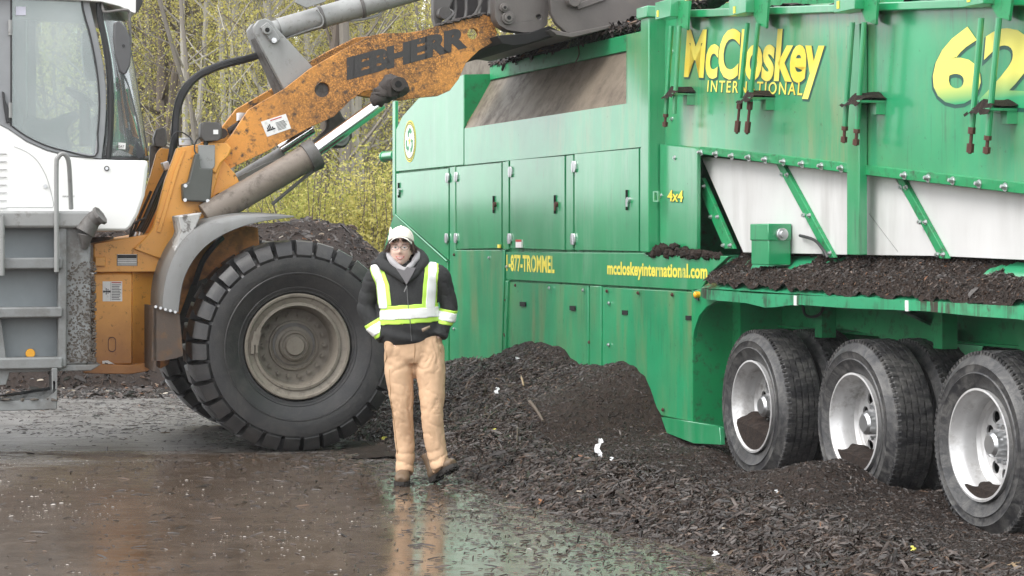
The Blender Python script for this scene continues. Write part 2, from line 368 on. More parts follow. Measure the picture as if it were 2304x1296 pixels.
PS = [-11, -8.4, -6.5, -5.4, -4.6, -4.03, -3.5, -3.16, -2.7, -2.23, -1.95, -1.72, -1.56, -1.4, -1.1, -.63, -.2, .2, .55, .95, 1.3, 1.9, 2.4, 2.9, 3.6, 5, 8]
PH = [.3, .36, .43, .55, .68, .755, .69, .60, .61, .68, .64, .53, .36, .24, .19, .17, .10, .10, .17, .25, .14, .16, .15, .06, .12, .16, .14]
def windrow(s, v):                                      # in the trommel's frame
    toe = -1.74+.16*fbm(s, v*0, .7, 3)+.05*fbm(s, v*0, 4, 4)
    q = np.clip((v-toe)/(0-toe), 0, 1); P = np.interp(s, PS, PH)
    P = P*(1-.12*np.clip(v, 0, 1)); shape = q**(1.15+.25*(P > .3))
    low = .15*np.clip(q*3.2, 0, 1)**1.1*np.clip(1-(q-.35)*.9, 0, 1)*np.clip((s+6)/3, .35, 1)
    h = np.maximum(P*shape, low)+.6*np.minimum(P*shape, low)*(1-q)
    # a hollow where each tyre stands
    for c in (0, 1.39, 2.78): h = h-np.clip(h-.05, 0, 1)*np.exp(-((s-c)/.30)**2)*np.exp(-((v-.15)/.32)**2)*.8
    h = h+.21*np.exp(-((s-1.72)/.42)**2-((v+.45)/.28)**2)+.12*np.exp(-((s-1.58)/.25)**2-((v+.15)/.15)**2)
    h = h+(.035*fbm(s, v, 2.2, 5)+.018*fbm(s, v, 11, 6))*np.clip(q*5, 0, 1)
    return np.where(v < toe, -.03+0*h, h-.012)
pile = field_mesh('mulch_windrow', windrow, -10.5, 6.4, -2.2, .95, .03, mulch_m)
pile.location = (*TF.o, 0); pile.rotation_euler = (0, 0, TF.rot)
tag(pile, 'long dark mulch windrow heaped along the green machine', 'mulch pile')
def scatter(fn, n, s0, s1, v0, v1, frame_s=None):
    s = RNG.uniform(s0, s1, n); v = RNG.uniform(v0, v1, n); return s, v
# chips: density grows towards the camera; finer grade high on the pile by the machine
n = 125000; s = -10.5+16.7*RNG.random(n)**.8; v = RNG.uniform(-1.95, .45, n); z = windrow(s, v); N = grad(windrow, s, v)
fine = np.clip((s+3.4)/.9, 0, 1)*np.clip((v+1.0+.18*fbm(s, v, 1.5, 9))/.25, 0, 1)
fine = np.maximum(fine, np.clip((z-.52)/.1, 0, 1)*.7)
ok = (z > -.02) & ~((s < -.95) & (v > -.02)); size = np.exp(RNG.normal(0, .45, n))*(1-.68*fine)
L = .042*size*1.15; Wd = .010*size**.6*RNG.uniform(.6, 1.5, n); Tn = .0045*size**.6*RNG.uniform(.7, 1.6, n)
P = np.stack([s, v, z], 1)[ok]; tn = tones(n)-.12*fine; tn = np.where(tn > .84, tones(n)*(fine < .5)+tn*(fine >= .5), tn)
wc = make_chips('mulch_chips', P, N[ok], L[ok], Wd[ok], Tn[ok], np.clip(tn, 0, 1)[ok])
wc.location = pile.location; wc.rotation_euler = pile.rotation_euler
tag(wc, 'coarse wet bark chips covering the mulch windrow', 'bark chips')
# stray chips on the wet ground beyond the toe, and round the loader
n = 9000; s = RNG.uniform(-8, 6.5, n); v = -1.7-np.abs(RNG.exponential(.42, n)); a = np.array([TF.world(p, q, .002) for p, q in zip(s, v)])
m_ = 6000; b_ = np.stack([RNG.uniform(-5.5, -.7, m_), RNG.uniform(14.9, 24, m_), np.full(m_, .002)], 1)
kk = fbm(b_[:, 0], b_[:, 1]*.6, 1.1, 21) > -.05; b_ = b_[kk]
c_ = np.stack([RNG.uniform(-4, 2.5, 1500), RNG.uniform(9.5, 15, 1500), np.full(1500, .002)], 1)
A = np.concatenate([a, b_, c_]); n = len(A); size = np.exp(RNG.normal(-.1, .5, n))
so_ = make_chips('scattered_chips', A, np.tile([0, 0, 1.], (n, 1)), .034*size, .008*size**.5, .003*size**.5, np.clip(tones(n)-.08, 0, 1), tilt=.12)
tag(so_, 'loose bark chips scattered over the wet ground', 'bark chips')
# pale froth flecks floating on the water film
n = 9000; x = RNG.uniform(-4.2, 2.2, n); y = 9.4+6.2*RNG.random(n)**1.2; k = fbm(x, y*.5, 1.6, 33, 5) > RNG.uniform(-.1, .55, n)
k &= np.array([(px-TF.o[0])*TF.n[0]+(py-TF.o[1])*TF.n[1] < -1.9 for px, py in zip(x, y)])
x = x[k]; y = y[k]; n = len(x); size = np.exp(RNG.normal(-.35, .55, n))
froth_m = plain('pale_froth', (.36, .33, .30), .3)
fo = make_chips('froth_flecks', np.stack([x, y, np.full(n, .002)], 1), np.tile([0, 0, 1.], (n, 1)), .010*size, .007*size, .0015*size, np.zeros(n), mat=froth_m, tilt=.05)
tag(fo, 'pale froth flecks floating on the brown water film', 'froth')
# low mud bed round the loader tyre and the far spoil behind it
def mudbed(x, y):
    d = np.exp(-(((x+1.35)/1.1)**2+((y-17.0)/.95)**2)**2)*.035+np.exp(-(((x+.75)/.55)**2+((y-16.2)/.8)**2)**2)*.05
    return d+.035*fbm(x, y, 2.5, 41)+.03*fbm(x, y, 9, 42)-.030
o = field_mesh('mud_bed', mudbed, -5.5, -.1, 15.6, 20.6, .05, mulch_m); tag(o, 'thin churned mud bed under the loader tyres', 'mud')
BX = [-14, -6, -4.6, -3.4, -2.6, -2.1, -1.65, -1.1, -.3, 1]; BH = [2.2, 2.0, 1.75, 1.72, 1.82, 1.74, 1.32, 1.22, .7, .3]
def backpile(x, y):
    q = np.clip((y-22.6-.5*fbm(x, y*0, .6, 51))/4.2, 0, 1); b2 = np.clip((33-y)/4, 0, 1)
    h = np.interp(x, BX, BH)*q**.8*b2**.7
    return h+(.10*fbm(x, y, .9, 52)+.05*fbm(x, y, 5, 53))*np.clip(q*6, 0, 1)-.02
o = field_mesh('far_mulch_heap', backpile, -13, 1.2, 22, 33, .1, mulch_m); tag(o, 'big dark mulch heap behind the loader at the forest edge', 'mulch pile')
n = 22000; x = RNG.uniform(-7.5, .6, n); y = RNG.uniform(21.4, 28, n); z = np.maximum(backpile(x, y), 0); size = np.exp(RNG.normal(.35, .45, n))
o = make_chips('far_heap_chips', np.stack([x, y, z], 1), grad(backpile, x, y, .1), .032*size, .009*size, .006*size, tones(n))
tag(o, 'bark chips covering the far mulch heap', 'bark chips')
# single pieces lying on the mulch
def on_row(px, py):                                       # point of the windrow seen there
    best = None
    for i in range(400):
        Y = 9.5+i*.03; X = (px-CX)*Y/FPX; dx = X-TF.o[0]; dy = Y-TF.o[1]; s_ = dx*TF.u[0]+dy*TF.u[1]; v_ = dx*TF.n[0]+dy*TF.n[1]
        zr = EYE-(py-HY)*Y/FPX; zz = max(0, float(windrow(np.array([s_]), np.array([v_]))[0])) if v_ > -2.2 else 0
        if zr <= zz: return (X, Y, zz)
    return (X, Y, 0)
paper_m = plain('white_plastic_scrap', (.75, .75, .76), .4); ylw = plain('yellow_scrap', (.7, .65, .12), .5); wood = plain('split_wood', (.095, .070, .052), .7, 0, .5)
palew = plain('pale_wood', (.32, .23, .14), .6, 0, .4); rust_leaf = plain('rusty_bark', (.26, .11, .045), .7)
def scrap(px, py, w, h, mat, label, cat, name, seed):
    X, Y, Z = on_row(px, py); r = random.Random(seed); m = M(); k = Y/FPX; w *= k*.62; h *= k*.8
    vs = []; nx, nz = 4, 6
    for j in range(nz+1):
        for i in range(nx+1):
            e = 1-.5*abs(j/nz-.5)
            vs.append(((i/nx-.5)*w*e+r.uniform(-.16, .16)*w+math.sin(j*1.3+seed)*w*.35, (j/nz-.3)*h*.5+r.uniform(-.1, .1)*h, (j/nz)*h*.9+r.uniform(-.08, .12)*h+.004))
    m.add(vs, [(j*(nx+1)+i, j*(nx+1)+i+1, (j+1)*(nx+1)+i+1, (j+1)*(nx+1)+i) for j in range(nz) for i in range(nx)])
    o = obj(name, m, mat, fix=False); so = o.modifiers.new('t', 'SOLIDIFY'); so.thickness = .002
    o.location = (X, Y, Z); o.rotation_euler = (0, 0, r.uniform(-.5, .5)); return tag(o, label, cat)
scrap(1348, 1030, 22, 52, paper_m, 'torn white plastic strip standing up on the dark mulch slope', 'litter', 'plastic_scrap', 1)
scrap(1378, 1040, 12, 14, paper_m, 'small white flake just right of the torn plastic strip', 'litter', 'plastic_scrap', 2)
scrap(2055, 1245, 14, 18, ylw, 'crumpled yellow scrap in coarse chips below the last trailer wheel', 'litter', 'yellow_scrap', 3)
scrap(1610, 1254, 20, 15, paper_m, 'small white scrap near the lower edge of the mulch', 'litter', 'plastic_scrap', 4)
scrap(1748, 1112, 12, 9, paper_m, 'tiny white scrap before the middle trailer wheel', 'litter', 'plastic_scrap', 5)
scrap(1113, 972, 10, 6, ylw, 'tiny yellow scrap on the mulch right of the walking person', 'litter', 'yellow_scrap', 6)
scrap(862, 992, 18, 10, ylw, 'yellow green scrap between the loader tyre and the person', 'litter', 'yellow_scrap', 7)
scrap(1118, 888, 14, 18, paper_m, 'white flake high on the mulch slope below the tall peak', 'litter', 'plastic_scrap', 8)
scrap(1090, 1084, 26, 6, palew, 'pale curled wood sliver at the toe of the mulch', 'wood piece', 'wood_sliver', 9)
scrap(1216, 1138, 16, 16, rust_leaf, 'rust coloured bark piece at the mulch edge', 'bark piece', 'bark_piece', 10)
scrap(1165, 812, 12, 7, paper_m, 'small pale stone on the upper left face of the mulch peak', 'stone', 'pale_stone', 11)
scrap(2285, 1285, 34, 20, palew, 'pale split wood lying in the bottom right chips', 'wood piece', 'wood_sliver', 12)
def stick(pa, pb, r, mat, label, name, lift=.02):
    a = Vector(on_row(*pa)); b = Vector(on_row(*pb)); m = M(); d = (b-a)
    pts = [a-a, d*.5+Vector((0, 0, .01)), d]; m.tube(pts, lambda t: r*(1-.35*t)*(1+.15*math.sin(t*19)), 5, 4)
    o = obj(name, m, mat, smooth=25); o.location = a+Vector((0, 0, lift)); return tag(o, label, 'stick')
stick((1192, 912), (1222, 955), .017, wood, 'thick split stick lying down the slope of the mulch', 'wood_stick')
stick((1165, 968), (1163, 1000), .006, wood, 'thin dark twig lying left of the thick split stick', 'twig', .015)
stick((1098, 948), (1120, 930), .008, wood, 'short dark stick on the mulch right of the person', 'wood_stick', .015)
stick((1172, 852), (1178, 872), .011, palew, 'short pale brown wood piece on the mulch peak', 'wood_stick', .012)
stick((1376, 812), (1388, 804), .012, wood, 'small stick poking up from the right mulch hump', 'wood_stick', .02)

# ---------------------------------------------------------------- forest
bark = [plain('bark_grey', (.20, .18, .155), .85, 0, .6, 14), plain('bark_brown', (.13, .105, .085), .85, 0, .6, 14), plain('bark_pale', (.34, .32, .28), .85, 0, .6, 14)]
def leaf_mat(name, a, b_, c):
    b = NB(name); at = b.n('ShaderNodeAttribute', attribute_name='tone'); cr = b.n('ShaderNodeValToRGB')
    e = cr.color_ramp.elements; e[0].color = (*a, 1); e[1].color = (*c, 1); x = e.new(.5); x.color = (*b_, 1)
    b.l(at.outputs['Fac'], cr.inputs[0]); m = b.out(cr.outputs[0], .6, 0, .3)
    tl = b.n('ShaderNodeBsdfTranslucent'); b.l(cr.outputs[0], tl.inputs['Color']); ms = b.n('ShaderNodeMixShader'); ms.inputs[0].default_value = .45
    b.l(b.b.outputs[0], ms.inputs[1]); b.l(tl.outputs[0], ms.inputs[2]); b.l(ms.outputs[0], b.t.nodes['Material Output'].inputs[0]); return m
leaf_y = leaf_mat('spring_leaves_yellow', (.31, .28, .07), (.58, .52, .15), (.74, .68, .26))
leaf_g = leaf_mat('spring_leaves_green', (.24, .25, .06), (.42, .43, .10), (.58, .56, .18))
def leaves(name, centres, per, spread, size, mat, parent=None):
    n = len(centres)*per; c = np.repeat(np.asarray(centres), per, 0)+RNG.normal(size=(n, 3))*spread
    a = RNG.normal(size=(n, 3)); a /= np.linalg.norm(a, axis=1)[:, None]; b = RNG.normal(size=(n, 3)); b -= a*(a*b).sum(1)[:, None]; b /= np.linalg.norm(b, axis=1)[:, None]
    s_ = size*np.exp(RNG.normal(0, .3, n))[:, None]; V = np.stack([c-a*s_, c-b*s_*.5, c+a*s_, c+b*s_*.5], 1)
    t = np.repeat(RNG.random(len(centres)), per)*.6+RNG.random(n)*.4
    return npmesh(name, V.reshape(-1, 3), np.arange(n*4).reshape(-1, 4), mat, False, t)
def tree_variant(k):
    r = random.Random(100+k); m = M(); H = r.uniform(10.5, 14); r0 = [.12, .055, .09, .04, .15, .06, .045, .10][k % 8]; lean = Vector((r.uniform(-.1, .1), r.uniform(-.1, .1), 0))*(2 if r0 < .06 else 1)
    P = []; p = Vector((0, 0, -.1))
    for i in range(9): P.append(p.copy()); p = p+Vector((lean.x*H/8+r.uniform(-.09, .09), lean.y*H/8+r.uniform(-.09, .09), H/8))
    m.tube(P, lambda t: r0*(1-.8*t)+.004, 7, 3); C = []
    nb = 26 if r0 > .05 else 18
    for i in range(nb):
        h = r.uniform(.06, .97); q = P[0].lerp(P[-1], h); j = h*8; q = P[min(int(j), 7)].lerp(P[min(int(j), 7)+1], j-int(j)); g_ = r.uniform(0, 6.283)
        L_ = r.uniform(.8, 2.3)*(1.1-.5*h); d = Vector((math.cos(g_), math.sin(g_), r.uniform(.35, 1.1))).normalized()
        b = [q, q+d*L_*.5+Vector((0, 0, r.uniform(-.1, .15))), q+d*L_+Vector((r.uniform(-.2, .2), r.uniform(-.2, .2), r.uniform(-.1, .4)))]
        m.tube(b, lambda t: r0*.26*(1-.8*t)+.005, 4, 3, caps=False)
        for q_ in range(3):
            w = r.uniform(.35, 1); s0 = b[0].lerp(b[2], w); e = s0+Vector((r.uniform(-.6, .6), r.uniform(-.6, .6), r.uniform(0, .6)))
            m.tube([s0, e], .006, 3, 1, caps=False); C.append(e); C.append(s0.lerp(e, .5))
        C.append(b[2])
    tm = to_mesh('trunk', m, bark[k % 3], fix=False)
    cm = leaves('crown', C, [30, 24, 34, 26, 30, 24, 36, 26][k % 8], .19, .021, leaf_y if k % 3 else leaf_g)
    return tm, cm
TV = [tree_variant(k) for k in range(8)]
look = ['grey tree with sparse yellow leaves', 'brown sapling with thin foliage', 'pale tree with olive leaves', 'thin leaning grey tree',
        'stout brown tree with light foliage', 'slim pale tree', 'whippy grey sapling', 'straight brown tree']
def where(lk, px, Y):
    for lim, t in ((240, 'behind the cab window'), (330, 'beside the cab'), (400, 'left of the black hose loop'), (470, 'inside the black hose loop'), (560, 'left of the grey tilt bracket'), (640, 'behind the tilt bracket'), (740, 'above the orange arm'), (810, 'under the chrome rod'), (885, 'beside the green machine')):
        if px < lim: break
    else: t = 'hidden behind the green machine'
    return lk+', '+('front edge' if Y < 42 else 'deep' if Y > 54 else 'mid wood')+', '+t
tr = random.Random(5); spots = []
for px in (322, 345, 385, 410, 432, 470, 505, 522, 548, 570, 640, 700, 752, 800, 838, 858, 905, 960): spots.append((px+tr.uniform(-6, 6), tr.uniform(33, 42)))
for i in range(92): spots.append((tr.uniform(215, 1010), tr.uniform(38, 64)))
for i in range(16): spots.append((tr.uniform(60, 260), tr.uniform(44, 64)))
for i in range(22): spots.append((tr.uniform(1010, 1900), tr.uniform(36, 60)))
spots.sort(key=lambda q: q[0])
for i, (px, Y) in enumerate(spots):
    X = (px-CX)*Y/FPX; k = tr.randrange(8); tm, cm = TV[k]
    root = empty('forest_tree', (X, Y, 0), tr.uniform(0, 6.28), where(look[k], px, Y), 'tree', 'trees of the spring wood behind the machines')
    root.scale = (1, 1, tr.uniform(.9, 1.15)) if Y > 0 else (1, 1, 1)
    link('trunk', tm, root); link('crown', cm, root)
# young understorey shrubs
def shrub_variant(k):
    r = random.Random(300+k); m = M(); C = []
    for i in range(16):
        g_ = r.uniform(0, 6.28); H = r.uniform(1.2, 2.6); e = Vector((math.cos(g_)*r.uniform(.1, .7), math.sin(g_)*r.uniform(.1, .7), H))
        md = e*.5+Vector((r.uniform(-.1, .1), r.uniform(-.1, .1), .1)); m.tube([(0, 0, -.05), md, e], lambda t: .014*(1-.7*t), 4, 3, caps=False)
        for q in range(9): w = r.uniform(.25, 1); C.append((md*2*w if w < .5 else md.lerp(e, w*2-1))+Vector((r.uniform(-.2, .2), r.uniform(-.2, .2), r.uniform(-.1, .2))))
    return to_mesh('stems', m, bark[1], fix=False), leaves('foliage', C, 30, .14, .024, [leaf_g, leaf_y][k % 2])
SV = [shrub_variant(k) for k in range(4)]
for i in range(84):
    px = tr.uniform(560, 900) if i < 52 else tr.uniform(290, 1000); Y = tr.uniform(31.5, 40); X = (px-CX)*Y/FPX; k = tr.randrange(4)
    root = empty('forest_shrub', (X, Y, 0), tr.uniform(0, 6.28), where(['yellow green leafy shrub', 'pale yellow twiggy shrub'][k % 2], px, Y-6), 'shrub', 'understorey shrubs at the forest edge')
    s_ = tr.uniform(.7, 1.15); root.scale = (s_, s_, s_); link('stems', SV[k][0], root); link('foliage', SV[k][1], root)
# deep wood: one mass of stems and leaf haze
m = M(); C = []; fr_ = random.Random(8)
for i in range(520):
    Y = fr_.uniform(66, 100); X = (fr_.uniform(60, 2100)-CX)*Y/FPX; H = fr_.uniform(9, 15); r0 = fr_.uniform(.04, .16)
    m.cyl((X, Y, 0), (X+fr_.uniform(-.9, .9), Y, H), r0, r0*.3, 5, False)
    for q in range(7): C.append((X+fr_.uniform(-1.4, 1.4), Y+fr_.uniform(-1, 1), fr_.uniform(.3, H)))
o = tag(link('distant_wood', to_mesh('distant_wood', m, bark[1], fix=False)), 'far mass of bare stems deep in the wood', 'wood', kind='stuff')
o = tag(link('distant_foliage', leaves('distant_foliage', C, 26, .42, .10, leaf_y)), 'pale yellow leaf haze deep in the wood', 'foliage', kind='stuff')
# ---------------------------------------------------------------- green trommel screening machine (x along the machine, y inward, z up)
T = empty('trommel_screen', (*TF.o, 0), TF.rot, 'huge green screening machine with a hopper, side doors and six trailer wheels', 'screening machine')
def text_mesh(txt, bold=0., sp=1.):
    cu = bpy.data.curves.new('t', 'FONT'); cu.body = txt; cu.size = 1; cu.offset = bold; cu.space_character = sp; cu.resolution_u = 4
    o = bpy.data.objects.new('t', cu); COL.objects.link(o); bpy.context.view_layer.update()
    me = bpy.data.meshes.new_from_object(o.evaluated_get(bpy.context.evaluated_depsgraph_get()))
    v = [tuple(p.co) for p in me.vertices]; f = [tuple(p.vertices) for p in me.polygons]
    bpy.data.objects.remove(o); bpy.data.curves.remove(cu); bpy.data.meshes.remove(me); return v, f
def letters(F, parent, txt, bl, br, cap_px, v, mat, bold=.012, shear=0., sp=1., capref=None, edge=None, name='lettering', depth=0.0015, ebold=.02, eoff=(.012, -.012)):
    """flat print: baseline from pixel bl to pixel br on plane v, capital height cap_px (at the left end)"""
    s0, h0 = F.pix(*bl, v); s1, h1 = F.pix(*br, v); ch = F.pix(bl[0], bl[1]-cap_px, v)[1]-h0
    res = []
    for k, (mt, bo, off, dv) in enumerate(([(edge, bold+ebold, eoff, .001)] if edge else [])+[(mat, bold, (0, 0), .002+(.0015 if edge else 0))]):
        vs, fs = text_mesh(txt, bo, sp)
        vr, _ = text_mesh(txt, bold, sp); x0 = min(p[0] for p in vr); x1 = max(p[0] for p in vr)
        vc, _ = text_mesh(capref or 'H', bold); cy = max(p[1] for p in vc); kx = (s1-s0)/(x1-x0+shear*cy*0); kz = ch/cy; m = M()
        W_ = [(s0+(x-x0)*kx+shear*y*kz+off[0]*ch, v-dv, h0+(h1-h0)*((x-x0)*kx)/(s1-s0)+y*kz+off[1]*ch) for x, y, z in vs]
        m.add(W_, fs); res.append(obj(name if k == (1 if edge else 0) else name+'_edge', m, mt, parent, fix=False))
    return res
def hexbolt(m, F, px, py, v, r=.013, d=.016):
    s, h = F.pix(px, py, v); m.cyl((s, v-d*.35, h), (s, v, h), r*1.5, n=12); m.cyl((s, v-d, h), (s, v-d*.35, h), r*.95, n=6)
def quad_plate(F, pts, v0, v1, m=None, holes=()): m = m or M(); return m.prism(F.poly(pts, v0), v0, v1, [F.poly(h, v0) for h in holes])
def pyramid_plate(F, pts, v, dz, t=.02):
    m = M(); P = F.poly(pts, v); c = (sum(p[0] for p in P)/4, sum(p[1] for p in P)/4); n = len(P)
    m.add([(p[0], v, p[1]) for p in P]+[(p[0], v+t, p[1]) for p in P]+[(c[0], v-dz, c[1])], [(i, (i+1) % n, 2*n) for i in range(n)]+[(i, (i+1) % n, n+(i+1) % n, n+i) for i in range(n)]+[tuple(range(2*n-1, n-1, -1))]); return m
GAP = .03
# core volume
m = M(); m.prism([(-8.38, .5), (-8.38, 2.62), (-6.06, 2.60), (-1.80, 2.60), (-1.80, 1.46), (-.95, 1.46), (-.95, .20), (-7.5, .20)], GAP, 2.45)
obj('body', m, green_under, T, bevel=.01)
# side sheets, each with its own gap round it
def sheet(pts, mat=green, v=0., t=GAP+.004, name='side_panel', bv=.004, lab=None): return obj(name, quad_plate(TF, pts, v, v+t), mat, T, bevel=bv, label=lab)
seal_panel = sheet([(891, 386), (891, 292), (905, 262), (941, 222), (985, 192), (1043, 168), (1043, 371)], lab='upper left green side panel carrying the recycling seal')
sheet([(883, 486), (883, 228), (889, 227), (889, 486)], name='corner_post')
sheet([(1012, 812), (1012, 376), (1024, 375), (1024, 563), (1135, 563), (1127, 842), (1060, 842)], green2)
sheet([(893, 484), (1007, 588), (1009, 820), (893, 822), (845, 640), (864, 560), (884, 487)], green, name='gusset_panel')
m = M(); a = TF.p3(890, 484, -.012); b = TF.p3(1006, 588, -.012); m.tube([a, b], .009, 6, 1); obj('gusset_edge', m, green, T)
sheet([(1045, 371), (1045, 289), (1409, 233), (1409, 78), (1449, 70), (1449, 330), (1440, 331)], green2)
sheet([(1440, 333), (1449, 332), (1449, 566), (1440, 566)])
sheet([(1131, 364), (1144, 362), (1144, 562), (1131, 562)]); sheet([(1274, 350), (1289, 348), (1289, 563), (1274, 563)])
sheet([(1139, 567), (1449, 569), (1455, 574), (1640, 576), (1600, 612), (1577, 650), (1559, 653), (1139, 629)], name='skirt_band', lab='green band carrying the yellow phone and web lettering')
sheet([(1145, 634), (1323, 643), (1323, 872), (1138, 872)], green2, v=.012, t=.02)
sheet([(1327, 643), (1352, 644), (1352, 880), (1327, 878)], green2, v=-.004)
sheet([(1356, 646), (1558, 657), (1558, 948), (1488, 935), (1470, 905), (1356, 900)], green2, v=.006, t=.026)
sheet([(1487, 938), (1608, 957), (1619, 962), (1622, 1001), (1560, 998), (1500, 975)], green, v=-.012, name='skirt_foot')
sheet([(1137, 632), (1142, 632), (1134, 872), (1129, 872)], v=-.01, name='edge_trim')
for x0, y0 in ((1175, 684), (1287, 693), (1405, 703), (1548, 715)):
    m = M(); P = TF.poly([(x0-6, y0-5), (x0+6, y0-4.5), (x0+6, y0+5.5), (x0-6, y0+5)], -.001); m.prism(P, -.001, .01)
    obj('slot', m, deep_black, T)
# doors with hinges and latches
def door(pts, hinges, latch, crease=.014, slot_only=False):
    d = obj('door', pyramid_plate(TF, pts, -.006, crease) if len(pts) == 4 else quad_plate(TF, pts, -.006, .03), green, T)
    for hx, hy, sd_ in hinges:
        m = M(); s, h = TF.pix(hx, hy, -.012); r = .045
        for k in (-1, 1):
            m.prism([(s+k*.006, h-r), (s+k*.03, h-r), (s+k*.048, h-r*.45), (s+k*.048, h+r*.45), (s+k*.03, h+r), (s+k*.006, h+r)], -.022, -.008)
        m.cyl((s, -.02, h-r), (s, -.02, h+r), .009, n=8); obj('hinge', m, steel, d, bevel=.002)
    lx, ly = latch; s, h = TF.pix(lx, ly, -.012); m = M()
    m.box(s-.014, s+.002, -.024, -.006, h-.075, h+.075); obj('latch_slot', m, deep_black, d)
    m = M(); m.cyl((s+.035, -.03, h), (s+.035, -.006, h), .022, n=10); m.box(s+.02, s+.045, -.036, -.026, h-.05, h+.01); obj('latch', m, rust if 1200 > lx > 1100 or 1300 > lx > 1200 else steel, d)
    return d
door([(892, 391), (1009, 379), (1009, 584), (892, 482)], [(1007, 400, 1), (1005, 536, 1)], (898, 428))
door([(1027, 376), (1128, 366), (1128, 558), (1027, 560)], [(1027, 398, 0), (1026, 536, 0)], (1112, 460))
door([(1148, 361), (1270, 351), (1270, 562), (1148, 558)], [(1149, 387, 0), (1147, 537, 0)], (1250, 460))
door([(1293, 347), (1437, 334), (1437, 565), (1293, 562)], [(1292, 375, 0), (1290, 538, 0)], (1412, 450))
m = M(); quad_plate(TF, [(1160, 539), (1173, 539), (1173, 557), (1160, 557)], -.024, -.010, m); obj('warning_sticker', m, white_st, T)
m = M(); quad_plate(TF, [(1160, 539), (1173, 539), (1173, 544), (1160, 544)], -.0255, -.0238, m); obj('sticker_header', m, red_pr, T)
m = M(); quad_plate(TF, [(1119, 550), (1124, 550), (1124, 558), (1119, 558)], -.026, -.012, m); obj('yellow_sticker', m, yellow, T)
# hopper: left cheek, sloping dirt plate, rim, far walls
s0 = TF.pix(1045, 285)[0]; s1 = -1.92; hb = TF.pix(1045, 285)[1]; vt = .26; ht = TF.p3(1100, 182, vt)[2]; hr = TF.p3(1100, 163, vt)[2]
m = M(); m.add([(s0, 0, hb), (s0, vt+.02, ht), (s0, vt+.9, hr+.02), (s0, .0, TF.pix(1043, 168)[1]), (s0-.02, 0, hb), (s0-.02, vt+.02, ht), (s0-.02, vt+.9, hr+.02), (s0-.02, 0, TF.pix(1043, 168)[1])],
               [(0,1,2,3),(7,6,5,4),(0,3,7,4),(2,6,7,3),(1,5,6,2),(0,4,5,1)]); obj('hopper_cheek', m, green_under, T)
m = M(); N_ = 24; vs = []
for j in range(9):
    for i in range(N_+1): w = i/N_; q = j/8; vs.append((s0+(s1-s0)*w, .002+(vt-.002)*q, hb-.02+(ht-hb+.02)*q))
m.add(vs, [(j*(N_+1)+i, j*(N_+1)+i+1, (j+1)*(N_+1)+i+1, (j+1)*(N_+1)+i) for j in range(8) for i in range(N_)]); obj('hopper_plate', m, dirty_steel, T, label='dirt covered sloping plate inside the hopper opening')
m = M(); m.box(s0+.01, s1, vt-.02, vt+.03, ht, hr+.05); obj('hopper_rim', m, green_matte, T, bevel=.006)
sheet([(1409, 78), (1409, 236), (1412, 236), (1412, 78)], name='hopper_return', v=.0, t=.3)
m = M(); m.box(s0-.1, -1.85, 2.3, 2.36, 2.6, 3.75); obj('hopper_wall', m, green_under, T)
m = M(); m.box(s0+.05, s0+.09, .95, 2.3, 2.9, 3.62); obj('hopper_end_wall', m, green_under, T)
m = M(); m.add([TF.p3(1108, 95, .9), TF.p3(1290, 85, .9), TF.p3(1290, 160, .9), TF.p3(1108, 172, .9)]+[TF.p3(1108, 95, .93), TF.p3(1290, 85, .93), TF.p3(1290, 160, .93), TF.p3(1108, 172, .93)], [(0,1,2,3),(7,6,5,4),(0,1,5,4),(1,2,6,5),(0,3,7,4)]); obj('hopper_inner_wall', m, green_under, T)
m = M(); m.prism(TF.poly([(1276, 95), (1330, 48), (1400, 30), (1446, 20), (1446, 100), (1290, 150)], .8), .8, .83); obj('hopper_far_plate', m, dirty_steel, T, label='brown dirt coated far plate of the hopper')
m = M(); m.prism(TF.poly([(1020, 178), (1046, 143), (1076, 114), (1112, 92), (1112, 172)], .45), .45, .5); obj('hopper_wing', m, dirty_steel, T)
m = M(); a = TF.p3(884, 350, .3); m.cyl((a[0]-.32, .3, a[2]), (a[0]+.1, .3, a[2]), .055, n=18); m.cyl((a[0]-.33, .3, a[2]), (a[0]-.30, .3, a[2]), .062, n=18); obj('pipe_stub', m, green, T)
# mulch in the hopper
def hop(x, y):
    q = (x-s0)/(s1-s0); base = hr+.04+.10*np.clip(q, 0, 1)**1.5+.16*np.clip((y-vt)/.5, 0, 1)
    return base+.05*fbm(x, y, 3, 61)+.03*fbm(x, y, 13, 62)
o = field_mesh('hopper_mulch', hop, s0+.05, s1-.02, vt-.02, vt+.65, .04, mulch_m); o.location = (*TF.o, 0); o.rotation_euler = (0, 0, TF.rot); tag(o, 'mulch heaped inside the green hopper mouth', 'mulch pile')
n = 5200; x = RNG.uniform(s0+.05, s1, n); y = vt-.03+np.abs(RNG.normal(0, .16, n)); z = hop(x, y); sz = np.exp(RNG.normal(.1, .5, n))
o = make_chips('hopper_chips', np.stack([x, y, z+.004], 1), grad(hop, x, y), .045*sz, .011*sz, .006*sz, np.clip(tones(n)-.05, 0, 1), tilt=.7); o.location = (*TF.o, 0); o.rotation_euler = (0, 0, TF.rot); tag(o, 'bark chips spilling over the hopper rim', 'bark chips')
a = TF.world(*TF.p3(1183, 142, vt)); m = M()
for k in range(6): m.ball((k*.035-.08, random.uniform(-.02, .02), k*.022), .03, .02, .018, 8, 6, .6, k)
o = obj('pale_wood_splinter', m, palew); o.location = (a[0], a[1], hr+.11); tag(o, 'pale splintered wood lump lying on the hopper rim', 'wood piece')
